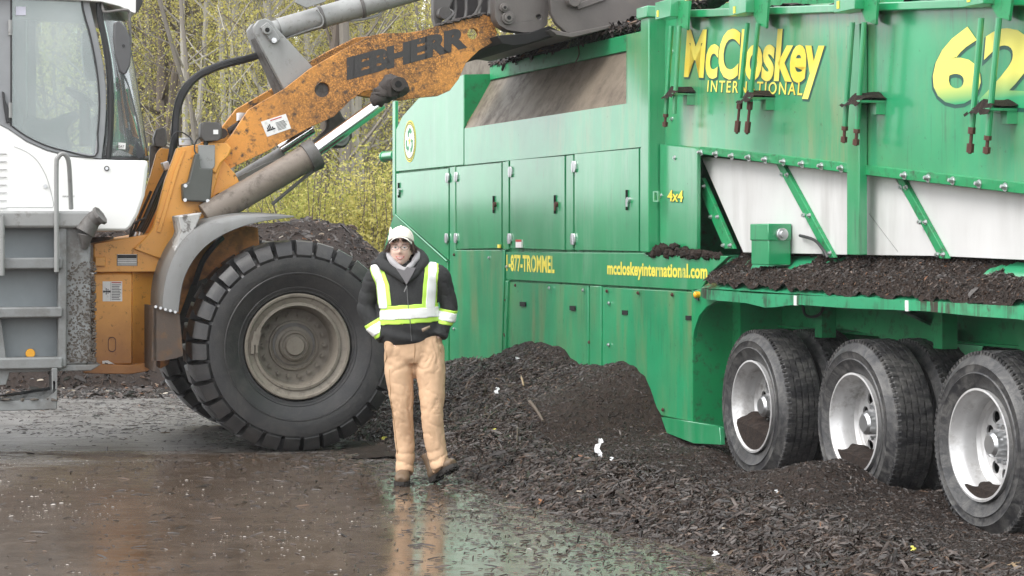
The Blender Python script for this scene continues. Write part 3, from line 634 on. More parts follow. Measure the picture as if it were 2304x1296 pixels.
m = M(); a = TF.p3(1246, 128, .02); m.tube([(0, 0, 0), (.01, -.01, -.08), (-.03, -.02, -.17), (-.06, -.02, -.22)], .006, 5, 3); o = obj('root_strand', m, wood); o.location = TF.world(a[0], vt-.03, hr+.06); tag(o, 'dark root strand hanging over the hopper rim', 'root')
# main post
m = M(); P0 = TF.pix(1449, 35); P1 = TF.pix(1468, 35); hbm = TF.pix(1468, 568)[1]; m.box(P0[0]+.005, P1[0], -.03, .13, hbm, TF.pix(1450, 32)[1]); obj('corner_column', m, green, T, bevel=.008, label='tall green corner column beside the drum housing')
m = M(); m.box(P0[0]-.03, P1[0]+.02, -.05, .2, TF.pix(1450, 44)[1], TF.pix(1450, 18)[1]); obj('column_cap', m, green, T, bevel=.008)
# drum housing
HV = .10
hous = obj('drum_housing', quad_plate(TF, [(1482, 30), (1482, 326), (1575, 340), (1760, 363), (2030, 395), (2330, 430), (2560, 459), (2560, -30), (1900, 5)], HV, 2.4), green2, T, label='big green drum housing panel carrying the yellow name')
fl = M(); quad_plate(TF, [(1573, 330), (1760, 350), (2030, 381), (2330, 415), (2560, 441), (2560, 468), (2330, 440), (2030, 404), (1760, 371), (1578, 347)], HV-.018, HV+.1, fl)
flange = obj('flange', fl, green_under, T, bevel=.004)
bl = [(372,718),(443,725),(518,735),(597,742),(675,752),(760,762),(848,772),(938,782),(1032,793),(1330,826),(1440,838),(1556,850),(1680,865),(1803,880)]
for x, y in bl:
    m = M(); px = 1400+x*.4783; py = y*.4783; s, h = TF.pix(px, py, HV-.02); m.cyl((s, HV-.05, h+.004), (s, HV-.018, h), .010, .019, n=8); m.cyl((s, HV-.026, h), (s, HV-.018, h), .024, n=8); obj('bolt', m, steel, flange)
obj('top_rail', quad_plate(TF, [(1548, 22), (1548, 40), (1880, 28), (2170, 18), (2560, 4), (2560, -16), (2170, -2), (1880, 10)], HV-.06, HV+.1), green, T, bevel=.006)
# mulch lying along the top
def toprow(x, y):
    top = np.interp(x, [-1.8, 3.2], [3.235, 2.86]); return top-.02+.05*fbm(x, y, 3.5, 71)+.03*fbm(x, y, 15, 72)
o = field_mesh('rail_mulch', toprow, -1.2, 3.6, HV-.05, HV+.5, .04, mulch_m); o.location = (*TF.o, 0); o.rotation_euler = (0, 0, TF.rot); tag(o, 'mulch lying along the top rail of the drum housing', 'mulch')
# clamp sets
def clamp(rods, shelf, box, gus, yel):
    c = part_empty('clamp', T)
    for (xa, ya, xb, yb, ye) in rods:
        m = M(); v = -.04; m.tube([TF.p3(xa, ya, v), TF.p3(xb, yb, v)], .017, 10, 1); obj('rod', m, green, c)
        if ye:
            m = M(); e = Vector(TF.p3(xb, yb, v)); f_ = Vector(TF.p3(xb-(xa-xb)*(ye-yb)/(yb-ya), ye, v)); m.cyl(e, f_, .010, n=8)
            for w0, w1 in ((0, .25), (.62, .95)): m.cyl(e.lerp(f_, w0), e.lerp(f_, w1), .021, n=6)
            obj('nut', m, rust, c)
    (x0, x1, y) = shelf; a = TF.p3(x0, y, -.07); b = TF.p3(x1, y, HV)
    m = M(); m.box(a[0], b[0], -.07, HV, a[2]-.008, a[2]+.006); obj('shelf', m, green, c)
    m = M(); m.box(b[0]-.07, b[0]-.005, .04, HV, a[2]-.075, a[2]-.008); obj('shelf_bracket', m, green, c)
    vs = []; mm = M(); nx = 14
    fnm = lambda x, y: (a[2]+.004+.055*np.clip(1-np.abs((x-a[0])/(b[0]-a[0])-.6)*1.7, 0, 1)+.012*fbm(x, y, 9, int(x0)))
    xs = np.linspace(a[0]-.02, b[0]+.01, nx); ys = np.linspace(-.085, HV, 7)
    for q in ys:
        for p in xs: z = float(fnm(np.array([p]), np.array([q]))[0]); vs.append((p+random.uniform(-.006, .006), q, z if q > -.08 else a[2]-.02+random.uniform(-.012, .008)))
    mm.add(vs, [(j*nx+i, j*nx+i+1, (j+1)*nx+i+1, (j+1)*nx+i) for j in range(6) for i in range(nx-1)]); obj('caked_mulch', mm, mulch_m, c, fix=False)
    if box:
        m = M(); a = TF.p3(box[0], box[1], -.09); b = TF.p3(box[2], box[3], -.09); m.box(a[0], b[0], -.09, .02, b[2], max(a[2], b[2]+.06)); obj('clamp_head', m, green, c, bevel=.004)
    m = M(); m.prism(TF.poly(gus, -.03), -.03, -.015); m.prism(TF.poly([(gus[0][0]+6, gus[0][1]), (gus[1][0]+2, gus[1][1]), (gus[2][0]-1, gus[2][1]+2), (gus[3][0]+4, gus[3][1])], .05), .05, .065); obj('gusset', m, green_under, c)
    m = M(); a = TF.p3(yel[0], yel[1], -.092); m.box(a[0], a[0]+.028, -.094, -.089, a[2]-.045, a[2]); obj('yellow_tag', m, yellow, c)
clamp([(1511, 58, 1498, 256, 286), (1529, 58, 1517, 256, 0)], (1494, 1564, 214), (1474, 6, 1508, 37), [(1512, 2), (1550, 2), (1547, 66), (1528, 60)], (1478, 24))
clamp([(1682, 52, 1665, 226, 301), (1706, 52, 1688, 228, 302)], (1662, 1743, 224), (1640, -6, 1678, 28), [(1680, -4), (1728, -4), (1724, 62), (1704, 56)], (1650, 15))
clamp([(1918, 50, 1901, 284, 322), (1945, 50, 1928, 290, 328)], (1895, 1993, 232), (1876, -10, 1923, 20), [(1924, -8), (1974, -8), (1970, 54), (1948, 48)], (1883, 3))
clamp([(2208, 40, 2187, 286, 346), (2248, 40, 2223, 305, 347)], (2177, 2290, 250), (2168, -20, 2212, 8), [(2212, -16), (2278, -16), (2270, 45), (2244, 38)], (2176, -14))
obj('support_post', M().box(*TF.pix(1905, 60, .04)[:1], TF.pix(1933, 60, .04)[0], .04, HV-.004, TF.pix(1920, 574, .04)[1], TF.pix(1920, 55, .04)[1]), green, T, bevel=.006)
# control panel plate with 4x4
m = M(); quad_plate(TF, [(1485, 324), (1562, 333), (1568, 338), (1568, 562), (1485, 560)], HV-.05, HV-.02, m); p44 = obj('end_panel', m, green, T, bevel=.005, label='narrow green panel with the yellow 4x4 lettering')
for x, y in ((1519, 355), (1487, 440), (1512, 268), (1512, 116)):
    m = M(); v = HV-.05 if y > 320 else HV; hexbolt(m, TF, x, y, v, .011); obj('bolt', m, steel, T)
m = M(); quad_plate(TF, [(1469, 430), (1481, 430), (1481, 454), (1469, 454)], -.034, -.02, m, [[(1472, 433), (1479, 433), (1479, 451), (1472, 451)]]); obj('hasp', m, green, T)
# white fly sheets and diagonal ribs
WV = .17
m = M(); quad_plate(TF, [(1480, 345), (1480, 570), (2600, 600), (2600, 470), (2330, 425), (1575, 345)], WV+.6, WV+.65, m); obj('shade_backing', m, deep_black, T)  # black sheet whose colour stands in for the shaded void
ws = [[(1577, 352), (1746, 368), (1870, 572), (1672, 568)], [(1766, 370), (2012, 398), (2112, 576), (1878, 573)], [(2034, 402), (2345, 430), (2420, 590), (2128, 577)], [(2352, 432), (2600, 462), (2600, 600), (2430, 590)]]
for q in ws: obj('white_sheet', quad_plate(TF, q, WV, WV+.02), white_panel, T, bevel=.003)
for (xa, ya, xb, yb) in ((1569, 400, 1640, 560), (1752, 368, 1868, 580), (2022, 400, 2122, 582), (2345, 432, 2430, 600)):
    m = M(); w = 17 if xa < 1600 else 14; quad_plate(TF, [(xa-w*.5, ya), (xa+w*.6, ya), (xb+w*.6, yb), (xb-w*.6, yb)], WV-.03, WV+.0, m); rb = obj('rib', m, green_under, T, bevel=.004)
    for t in (.12, .55, .95):
        for e in (-.45, .45):
            m = M(); hexbolt(m, TF, xa+(xb-xa)*t+w*e, ya+(yb-ya)*t, WV-.03, .010, .02); obj('bolt', m, steel, rb)
m = M(); a = TF.p3(2150, 500, WV-.001); m.tube([TF.p3(1955, 480, WV-.003), TF.p3(2020, 566, WV-.003)], .0015, 4, 1); obj('sheet_seam', m, grey, T)
# green box with a silver breather and its cable
m = M(); P0 = TF.p3(1690, 505, -.0); P1 = TF.p3(1729, 505, .0); m.box(P0[0], P1[0], .0, .16, 1.42, P0[2]); gbx = obj('valve_box', m, green, T, bevel=.006)
m = M(); m.box(P0[0]-.006, P1[0]+.006, -.006, .163, TF.p3(1710, 541, .0)[2], P0[2]+.004); obj('box_lid', m, green, gbx, bevel=.006)
m = M(); c = (P1[0]+.006, .085, TF.p3(1729, 527, 0)[2]); m.cyl(c, (c[0]+.03, c[1], c[2]), .040, n=20); m.cyl((c[0]+.03, c[1], c[2]), (c[0]+.05, c[1], c[2]), .026, n=12); obj('breather_cap', m, steel, gbx, bevel=.003)
m = M(); m.tube([TF.p3(1800, 530, .15), TF.p3(1832, 540, .12), TF.p3(1852, 562, .1), TF.p3(1862, 580, .1)], .010, 7, 5); obj('cable', m, black, T)
# fender deck and its lip (a bent sheet with wheel scallops)
lip_b = [(1577, 668), (1590, 674), (1612, 676), (1680, 682), (1720, 692), (1745, 691), (1790, 685), (1900, 693), (2080, 700), (2200, 712), (2290, 718), (2420, 742), (2600, 760)]
lip_t = [(1577, 648), (1600, 652), (1700, 660), (1900, 668), (2080, 678), (2304, 690), (2600, 712)]
LV = -.07
lt = TF.poly(lip_t, LV); lb = TF.poly(lip_b, LV); lipz = 1.225
m = M(); m.prism(lt+lb[::-1], LV, LV+.012); lip = obj('fender_lip', m, green_lip, T)
sL, sR = lt[0][0], lt[-1][0]
m = M(); bk = TF.pix(1640, 576, .22); zb = 1.475
m.add([(sL, LV, lt[0][1]), (sR, LV, lt[-1][1]), (sR, .24, zb), (bk[0]-.02, .24, zb), (sL-.0, .06, 1.33)], [(0, 1, 2, 3, 4)]); m.add([(bk[0]-.02, .24, zb), (sR, .24, zb), (sR, 1.0, zb+.01), (bk[0]-.9, 1.0, zb+.01), (bk[0]-.9, .24, zb)], [(0,1,2,3,4)])
obj('fender_deck', m, green_lip, T)
slope = lambda x, y: np.where(y < .24, np.interp(x, [sL, sR], [lt[0][1], lt[-1][1]])+(y-LV)/(.24-LV)*(zb-np.interp(x, [sL, sR], [lt[0][1], lt[-1][1]])), zb)
def deckm(x, y):
    th = .034+.036*fbm(x, y, 1.7, 81)+.012*fbm(x, y, 9, 82)+.012*fbm(x, y, 30, 83)+.05*np.clip((y-.24)/.1, 0, 1)-.05*np.clip((LV+.05-y)/.05, 0, 1)*(fbm(x, y*0, 10, 85)*.9+.15)
    th = th-.13*np.exp(-((x-.22)/.55)**2-((y-.17)/.085)**2)*(.7+.8*fbm(x, y, 7, 86))-.085*np.exp(-((x-3.1)/.5)**2-((y-.18)/.06)**2)*(.7+.6*fbm(x, y, 7, 87))-.05*np.exp(-((x+.15+.5*y)/.07)**2)*(fbm(x, y, 6, 88)+.8)+.03*np.exp(-((y-.02)/.07)**2)
    return slope(x, y)+np.maximum(th, -.02)
o = field_mesh('deck_mulch', deckm, sL+.01, sR, LV+.0, .55, .018, mulch_m); o.location = (*TF.o, 0); o.rotation_euler = (0, 0, TF.rot); tag(o, 'fine dark mulch spilled over the green fender deck', 'mulch')
n = 32000; x = RNG.uniform(sL, sR, n); y = RNG.uniform(LV+.01, .42, n); z = deckm(x, y); k = z-slope(x, y) > .004; x, y, z = x[k], y[k], z[k]; n = len(x); sz = np.exp(RNG.normal(-.1, .45, n))
o = make_chips('deck_chips', np.stack([x, y, z], 1), grad(deckm, x, y), .013*sz, .0038*sz, .003*sz, np.clip(tones(n)-.05, 0, 1), tilt=.5); o.location = (*TF.o, 0); o.rotation_euler = (0, 0, TF.rot); tag(o, 'fine bark flecks on the fender deck mulch', 'bark chips')
def ledge(x, y): return 1.455+np.interp(x, [-1.75, -1.6, -1.3, -1.1, -.9, -.5], [-.01, .08, .10, .05, .02, .0])*np.clip(1-np.abs(y-.02)/.14, 0, 1)**.6+.015*fbm(x, y, 12, 91)
m = M(); rl = random.Random(31)
for k in range(110):
    s_ = rl.uniform(-1.74, -.5); hgt = float(np.interp(s_, [-1.75, -1.6, -1.3, -1.1, -.9, -.5], [.02, .085, .10, .06, .03, .015])); r_ = rl.uniform(.02, .045)
    m.ball((s_, rl.uniform(-.005, .045), 1.465+hgt*rl.uniform(.0, .75)), r_, r_*.7, r_*.7, 7, 5, .7, k)
o = obj('ledge_mulch', m, mulch_m); o['kind'] = 'stuff'; o.location = (*TF.o, 0); o.rotation_euler = (0, 0, TF.rot); tag(o, 'small mulch drift on the ledge under the 4x4 panel', 'mulch')
for x, y in ((1789, 676), (2040, 688)):
    m = M(); a = TF.p3(x, y, LV-.002); m.box(a[0]-.018, a[0]+.018, LV-.003, LV+.01, a[2]-.03, a[2]+.03); obj('reflector', m, white_st, T)
m = M(); a = TF.p3(1573, 663, -.02); m.cyl((a[0], -.05, a[2]), (a[0], .0, a[2]), .022, n=14); m.ball((a[0], -.05, a[2]), .02, .012, .02, 12, 8); obj('marker_light', m, amber, T)
m = M(); m.tube([TF.p3(1566, 655, -.03), TF.p3(1562, 668, -.04), TF.p3(1572, 675, -.04)], .006, 6, 4); obj('light_cable', m, black, T)
# wheel arch front: curved skirt corner, inner faces
arch = [(1559, 655), (1577, 652), (1612, 664), (1645, 676), (1612, 678), (1590, 690), (1572, 712), (1561, 740), (1559, 760)]
m = M(); m.prism(TF.poly([(1559, 655), (1577, 650), (1600, 652), (1650, 656), (1650, 678), (1612, 678), (1590, 690), (1572, 712), (1562, 742), (1559, 762)], -.02), -.02, .01); obj('wheel_arch', m, green, T, bevel=.003)
sA = TF.pix(1559, 800)[0]; m = M(); m.box(sA-.02, sA+.004, .0, .62, .27, 1.24); obj('arch_inner_face', m, green_under, T)
m = M(); m.box(sA-.3, sA+.10, .30, .34, .27, 1.3); m.box(sA+.10, sA+.13, .3, .7, .27, 1.3); obj('inner_skirt', m, green_under, T)
# underframe
m = M(); m.box(-1.2, 5.5, .62, .72, .98, 1.16); m.box(-1.2, 5.5, .58, .76, 1.145, 1.165); m.box(-1.2, 5.5, .58, .76, .97, .985); obj('chassis_beam', m, green_under, T)
m = M(); m.prism([(-.1, 1.2), (.1, 1.35), (1.6, 1.05), (1.6, .93), (-.1, 1.05)], .46, .5); obj('suspension_plate', m, green_under, T)
for s_ in (.75, 2.35, 3.9): m = M(); m.prism([(s_-.25, 1.46), (s_+.12, 1.46), (s_+.42, .85), (s_+.12, .85)], .50, .54); obj('brace', m, green_under, T)
for s_ in (.25, 1.75, 3.2): m = M(); m.box(s_-.05, s_+.05, .36, .46, .95, 1.45); m.prism([(s_-.2, 1.02), (s_-.05, 1.2), (s_+.0, 1.2), (s_+.0, 1.0)], .40, .43); obj('hanger', m, green_under, T)
m = M(); m.box(-.9, 5.6, 1.3, 2.3, .9, 1.4); obj('shade_block', m, deep_black, T)  # black block: the dark void under the machine put into colour
m = M(); m.tube([(1.6, .95, 1.45), (2.4, .9, 1.30), (3.4, .85, 1.20)], .05, 10, 5); obj('belt_return', m, grey, T)
m = M(); m.tube([TF.p3(1805, 660, .3), TF.p3(1812, 708, .3), TF.p3(1845, 706, .3), TF.p3(1860, 660, .3)], .010, 7, 6); obj('air_hose', m, black, T)
m = M(); m.box(5.6, 5.7, .1, 2.4, .9, 2.9); m.box(-1.7, 5.65, .12, 2.38, 2.35, 2.7); obj('rear_frame', m, green_under, T)
# wheels
def tyre_profile(Rr, rb, w):
    h = Rr-rb; P = [(rb, .02), (rb+.015, .005), (rb+.04, -.004), (rb+h*.35, -.016), (rb+h*.42, -.024), (rb+h*.45, -.018), (rb+h*.62, -.018), (rb+h*.66, -.022), (rb+h*.70, -.014), (Rr-.035, .004), (Rr-.012, .016), (Rr-.002, .028)]
    g_ = 5; tw = w-.056
    for i in range(g_):
        y0 = .028+tw*(i+.0)/g_; y1 = .028+tw*(i+1)/g_
        P += [(Rr+.003, y0+.004), (Rr+.004, y1-.009)]
        if i < g_-1: P += [(Rr-.012, y1-.006), (Rr-.012, y1-.001)]
    P += [(Rr-.002, w-.028), (Rr-.03, w-.006), (rb+h*.4, w+.015), (rb+.03, w), (rb, w-.02)]
    return P
RT = .495; RB = .298; TW = .27
tm_ = M(); tm_.lathe(tyre_profile(RT, RB, TW), 96)
for k in range(96):                                           # shoulder nicks and sipes
    g_ = 2*math.pi*k/96; c = (math.cos(g_), math.sin(g_)); u_ = Vector((c[0], 0, c[1])); t_ = Vector((-c[1], 0, c[0]))
    rot = Matrix((t_, (0, 1, 0), u_)).transposed()
    tm_.obox(u_*(RT-.012)+Vector((0, .022, 0)), (.020, .02, .03), rot)
    for q in range(5):
        if (k+q) % 2: tm_.obox(u_*(RT+.002)+Vector((0, .05+q*.043, 0)), (.022, .030, .008), rot)
tyre_me = to_mesh('tyre', tm_, tyre_road, fix=False, smooth=30)
rm = M(); rm.lathe([(RB-.002, .02), (RB-.002, .004), (RB+.004, -.012), (RB-.008, -.014), (RB-.014, -.004), (RB-.018, .012), (RB-.036, .035), (RB-.045, .06), (RB-.048, .13), (RB-.062, .150), (RB-.075, .152), (RB-.085, .160)], 72)
rim_me_holes = M(); ro_ = RB-.085
disc = circ((0, 0), ro_, 64); holes = [circ((.166*math.cos(2*math.pi*k/10+.2), .166*math.sin(2*math.pi*k/10+.2)), .036, 16) for k in range(10)]
rm.prism(disc, .158, .170, holes)
rm.lathe([(.14, .158), (.135, .150), (.115, .148), (.108, .15)], 48); rm.prism(circ((0, 0), .112, 40), .149, .16)
rim_me = to_mesh('rim', rm, alu, smooth=30)
hm = M(); hm.cyl((0, .07, 0), (0, .15, 0), .068, n=24); hm.cyl((0, .055, 0), (0, .07, 0), .05, .066, n=24)
hub_me = to_mesh('hub', hm, steel)
nut_l = []
for k in range(10): nm = M(); nut_l.append(nm); g_ = 2*math.pi*(k+.5)/10+.2; nm.cyl((.098*math.cos(g_), .118, .098*math.sin(g_)), (.098*math.cos(g_), .15, .098*math.sin(g_)), .013, n=6)
nut_l = [to_mesh('wheel_nut', b, steel) for b in nut_l]
for i, s_ in enumerate((0, 1.39, 2.78)):
    for j, v_ in enumerate((0, .335, 1.93, 2.265)):
        w = part_empty('wheel', T, (s_, v_+.012, RT)); w.rotation_euler = (0, .5+i*1.9+j, 0)
        link('tyre', tyre_me, w); r_ = link('rim', rim_me, w)
        if j % 2: r_.location = (0, .27, 0); r_.scale = (1, -1, 1)
        if j == 0:
            link('hub', hub_me, w)
            for b in nut_l: link('wheel_nut', b, w)
# mulch lodged in the first two wheels
for i, (s_, hh, ww) in enumerate(((0, .20, .25), (1.39, .12, .23), (2.78, .05, .17))):
    def inrim(x, y): return RT-.268+hh*(.86-.9*(x+.02)+.0*ww)*np.clip(.72+y*3, 0, 1)+.022*fbm(x, y, 22, 95+i)
    xs = np.linspace(-.25, .25, 24); ys = np.concatenate([[.001], np.linspace(.006, .155, 9)]); mm = M()
    V_ = []
    for q in ys:
        for p in xs:
            z = float(inrim(np.array([p]), np.array([q]))[0]); lim = RT-math.sqrt(max(1e-4, (RB-.03)**2-p*p)); V_.append((p, q, max(z, lim-.035) if q > .003 else lim-.035))
    mm.add(V_, [(a*24+b, a*24+b+1, (a+1)*24+b+1, (a+1)*24+b) for a in range(9) for b in range(23)])
    o = obj('wheel_mulch', mm, mulch_m, fix=False); o.location = TF.world(s_, .012, 0); o.rotation_euler = (0, 0, TF.rot); tag(o, 'mulch lodged in the rim of the '+('first trailer wheel beside the green skirt', 'middle trailer wheel', 'last trailer wheel at the right edge')[i], 'mulch', kind='stuff')
# lettering
grad_y = NB('yellow_green_fade')
z_ = grad_y.sep()[2]; gy = grad_y.mix(grad_y.ramp(z_, 2.33, 2.47), (.03, .36, .15), (.85, .78, .16)); grad_y = grad_y.out(gy, .45)
gold = NB('gold_vinyl'); z_ = gold.sep()[2]; gg = gold.mix(gold.ramp(gold.noise(3.5, 2, .5, (1, 1, 1)), .35, .65), (.80, .60, .06), (.90, .82, .16)); gold = gold.out(gg, .45)
letters(TF, T, 'McCloskey', (1540, 169), (1850, 182), 101, HV, gold, .03, .17, .97, 'M', navy, eoff=(.03, -.03), ebold=.016)
letters(TF, T, 'INTERNATIONAL', (1592, 206), (1806, 214), 25, HV, gold, .01, .17, 1.25, 'I', navy, eoff=(.06, -.05), ebold=.012)
letters(TF, T, '621', (2096, 222), (2410, 242), 160, HV, grad_y, .035, .16, 1.0, '6', navy, eoff=(-.012, -.03), ebold=.016)
letters(TF, T, '4x4', (1502, 452), (1537, 454), 25, HV-.05, yellow, .018, .12, .95, '4', navy, eoff=(.06, -.06), ebold=.02)
letters(TF, T, '1-877-TROMMEL', (1140, 608), (1248, 613), 35, -.0, yellow_side, .03, 0, 1.02, 'T')
letters(TF, T, 'mccloskeyinternational.com', (1367, 616), (1592, 626), 28, -.0, yellow_side, .034, 0, 1.03, 'l')
# recycling seal
c0 = TF.pix(922, 318, -.002); rs = c0[1]-TF.pix(922, 365, -.002)[1]
seal = part_empty('recycling_seal', T)
for r_, mt, dv, nm_ in ((rs, yellow, .002, 'seal_disc'), (rs*.80, white_st, .004, 'seal_ring')): m = M(); m.prism(circ(c0, r_, 48), -dv-.001, -dv+.001); obj(nm_, m, mt, seal)
m = M(); m.prism(circ(c0, rs*.94, 48), -.0042, -.0032, [circ(c0, rs*.90, 48)]); m.prism(circ(c0, rs*.83, 48), -.0052, -.0042, [circ(c0, rs*.80, 48)]); obj('seal_line', m, navy, seal)
m = M()
for k in range(3):
    g_ = math.pi/2+k*2*math.pi/3
    def rp(r, a): return (c0[0]+r*rs*math.cos(a), c0[1]+r*rs*math.sin(a))
    m.prism([rp(.60, g_-.72), rp(.64, g_-.35), rp(.64, g_+.05), rp(.52, g_+.42), rp(.62, g_+.52), rp(.36, g_+.85), rp(.22, g_+.35), rp(.34, g_+.36), rp(.42, g_+.05), rp(.42, g_-.3), rp(.38, g_-.62)], -.0062, -.0050)
obj('recycling_arrows', m, green_under, seal)
m = M(); m.prism([(c0[0]+rs*(.24 if k % 2 == 0 else .1)*math.cos(math.pi/2+k*math.pi/5), c0[1]+rs*(.24 if k % 2 == 0 else .1)*math.sin(math.pi/2+k*math.pi/5)) for k in range(10)], -.0072, -.0062); obj('seal_star', m, yellow, seal)
m = M()
for k in range(40):
    g_ = 2*math.pi*k/40
    if abs(math.cos(g_)) > .3: cc = (c0[0]+rs*.865*math.cos(g_), c0[1]+rs*.865*math.sin(g_)); m.prism(circ(cc, rs*.022, 4, g_), -.0048, -.0040)
obj('seal_marks', m, navy, seal)
# small screws on the lower panels
for x, y in ((1140, 600), (1138, 675), (1137, 755), (1022, 573), (1100, 580), (1160, 642), (1236, 648), (1312, 653), (1366, 655), (1436, 659), (1513, 663), (1370, 682), (1369, 776), (1136, 752), (1326, 770), (1022, 668), (1021, 740), (1492, 922)):
    m = M(); hexbolt(m, TF, x, y, -.004, .010, .012); obj('screw', m, rust if (x+y) % 3 else steel, T)
# ---------------------------------------------------------------- wheel loader (x forward, y inward, z up)
LD = empty('wheel_loader', (*LF.o, 0), LF.rot, 'white and orange wheel loader with its muddy lift arm raised over the hopper', 'wheel loader')
def lp(name, pts, v0, v1, mat, holes=(), bevel=.006, parent=None, label=None):
    return obj(name, M().prism(LF.poly(pts, v0), v0, v1, [LF.poly(h, v0) for h in holes]), mat, parent or LD, bevel=bevel, label=label)
p3 = LF.p3
RL, RBL, WL = .795, .395, .60
prof = [(RBL, .06), (RBL+.004, .02), (RBL+.016, .002), (RBL+.030, .000), (RBL+.034, -.006), (RBL+.048, -.010), (RBL+.052, -.006), (RBL+.12, -.03), (RBL+.145, -.036), (RBL+.148, -.041), (RBL+.156, -.042), (RBL+.160, -.038), (RBL+.20, -.045), (RBL+.27, -.04), (RL-.15, -.030), (RL-.12, -.010), (RL-.10, .03), (RL-.085, .10), (RL-.08, .3),
        (RL-.085, .50), (RL-.10, .56), (RL-.12, .59), (RBL+.27, .64), (RBL+.12, .63), (RBL+.02, .6), (RBL, .56)]
bt = M(); bt.lathe(prof, 120)
def lug(m, a, side):
    w0, w1 = .046, .068; rows = []
    path = [(RL, .31, w0, .0), (RL, .19, w0, .0), (RL-.002, .08, w1*.9, .0), (RL-.012, .028, w1*.92, 0), (RL-.045, -.002, w1*.86, 0), (RL-.088, -.022, w1*.84, 0), (RL-.108, -.028, w1*.80, 0)]
    inner = [(RL-.10, .31), (RL-.10, .19), (RL-.105, .09), (RL-.115, .06), (RL-.13, .03), (RL-.14, .0), (RL-.155, -.008)]
    vs = []
    for (r, y, w, t), (ri, yi) in zip(path, inner):
        yy = y if side == 0 else WL-y; yyi = yi if side == 0 else WL-yi; sk = (.31-y)*.12*(1 if side == 0 else -1)
        for (rr, y_, ww) in ((r, yy, w), (ri, yyi, w*1.12)):
            for e in (-1, 1):
                g_ = a+sk+e*ww/rr; vs.append((rr*math.cos(g_), y_, rr*math.sin(g_)))
    n = len(path); fs = []
    for i in range(n-1):
        b = i*4; fs += [(b, b+1, b+5, b+4), (b, b+4, b+6, b+2), (b+1, b+3, b+7, b+5)]
    fs += [(0, 2, 3, 1), ((n-1)*4, (n-1)*4+1, (n-1)*4+3, (n-1)*4+2)]
    m.add(vs, fs)
for k in range(30): lug(bt, 2*math.pi*k/30, 0); lug(bt, 2*math.pi*(k+.5)/30, 1)
bt_me = to_mesh('tyre', bt, tyre_big, smooth=32)
br = M(); br.lathe([(RBL+.002, .05), (RBL+.002, .0), (RBL-.006, -.012), (RBL-.02, -.010), (RBL-.03, .004), (RBL-.065, .016), (RBL-.07, .006), (RBL-.088, .004), (RBL-.094, .018), (RBL-.105, .05), (RBL-.112, .17), (RBL-.12, .19), (RBL-.17, .195), (.19, .19), (.185, .175), (.172, .172), (.165, .182), (.15, .182), (.142, .165), (.118, .160), (.112, .13), (.098, .118), (.092, .13), (.076, .13), (.070, .105), (.066, .10), (.0, .098)], 96)
br_me = to_mesh('rim', br, rim_dirty, smooth=32)
bn_l = []
for k in range(18): bn = M(); g_ = 2*math.pi*k/18; bn_l.append(bn); bn.cyl((.232*math.cos(g_), .165, .232*math.sin(g_)), (.232*math.cos(g_), .195, .232*math.sin(g_)), .0165, n=6); bn.cyl((.232*math.cos(g_), .158, .232*math.sin(g_)), (.232*math.cos(g_), .168, .232*math.sin(g_)), .008, n=6)
bn_l = [to_mesh('wheel_nut', b, rim_dirty) for b in bn_l]
lk = M()                                                     # locking clip and weld bars on the flange
a0 = R(168)
for (r, g_, sz) in ((RBL-.075, a0, (.05, .03, .10)), (RBL-.075, a0-.16, (.03, .022, .06)), (RBL-.055, a0+.20, (.022, .03, .10)), (RBL-.085, a0+.20, (.016, .03, .09))):
    u_ = Vector((math.cos(g_), 0, math.sin(g_))); t_ = Vector((-u_.z, 0, u_.x)); lk.obox(u_*r+Vector((0, .0, 0)), sz, Matrix((u_, (0, 1, 0), t_)).transposed())
lk_me = to_mesh('lock_clip', lk, rim_dirty)
for i, (s_, v_, ro) in enumerate(((0, 0.03, 0), (0, 2.0, .3), (-3.3, .03, 1), (-3.3, 2.0, 2))):
    w = part_empty('wheel', LD, (s_, v_, RL-.012)); w.rotation_euler = (0, ro, 0); link('tyre', bt_me, w); r_ = link('rim', br_me, w)
    if v_ > 1: r_.scale = (1, -1, 1); r_.location = (0, WL, 0)
    else:
        for b in bn_l: link('wheel_nut', b, w)
        link('lock_clip', lk_me, w)
m = M(); m.cyl((0, .2, RL), (0, 2.4, RL), .16, n=20); m.cyl((0, 1.0, RL), (0, 1.7, RL), .3, n=20); obj('axle', m, dark_grey, LD); m = M(); m.cyl((-3.3, .2, RL), (-3.3, 2.4, RL), .16, n=20); obj('axle', m, dark_grey, LD)
# front fender: band swept round the tyre
arc = [(364, 700), (366, 660), (376, 610), (398, 560), (432, 520), (478, 496), (530, 484), (590, 481), (662, 485)]
inn = [(401, 702), (410, 640), (428, 596), (456, 560), (492, 533), (540, 511), (590, 498), (630, 492), (662, 488)]
o_ = LF.poly(smooth2 := [(p.x, p.y) for p in smooth_path([(a, b, 0) for a, b in arc], 4)], .0); i_ = LF.poly([(p.x, p.y) for p in smooth_path([(a, b, 0) for a, b in inn], 4)], .0)
m = M(); n_ = len(o_); vs = []
for (a, b), (c, d) in zip(o_, i_):
    w = .5; vs += [(a-.012, .62, b+.02), (a, .10, b+.0), (a*.92+c*.08, .03, b*.92+d*.08), (a*.5+c*.5, .0, b*.5+d*.5), (c, .0, d), (c+.006, .03, d-.002), (c*.6+a*.4, .09, d*.6+b*.4-.006), (a+.0, .62, b-.02)]
m.add(vs, [(i*8+j, i*8+(j+1) % 8, (i+1)*8+(j+1) % 8, (i+1)*8+j) for i in range(n_-1) for j in range(8)]+[tuple(range(8)), tuple((n_-1)*8+j for j in range(7, -1, -1))])
obj('fender', m, fender_grey, LD, smooth=50)
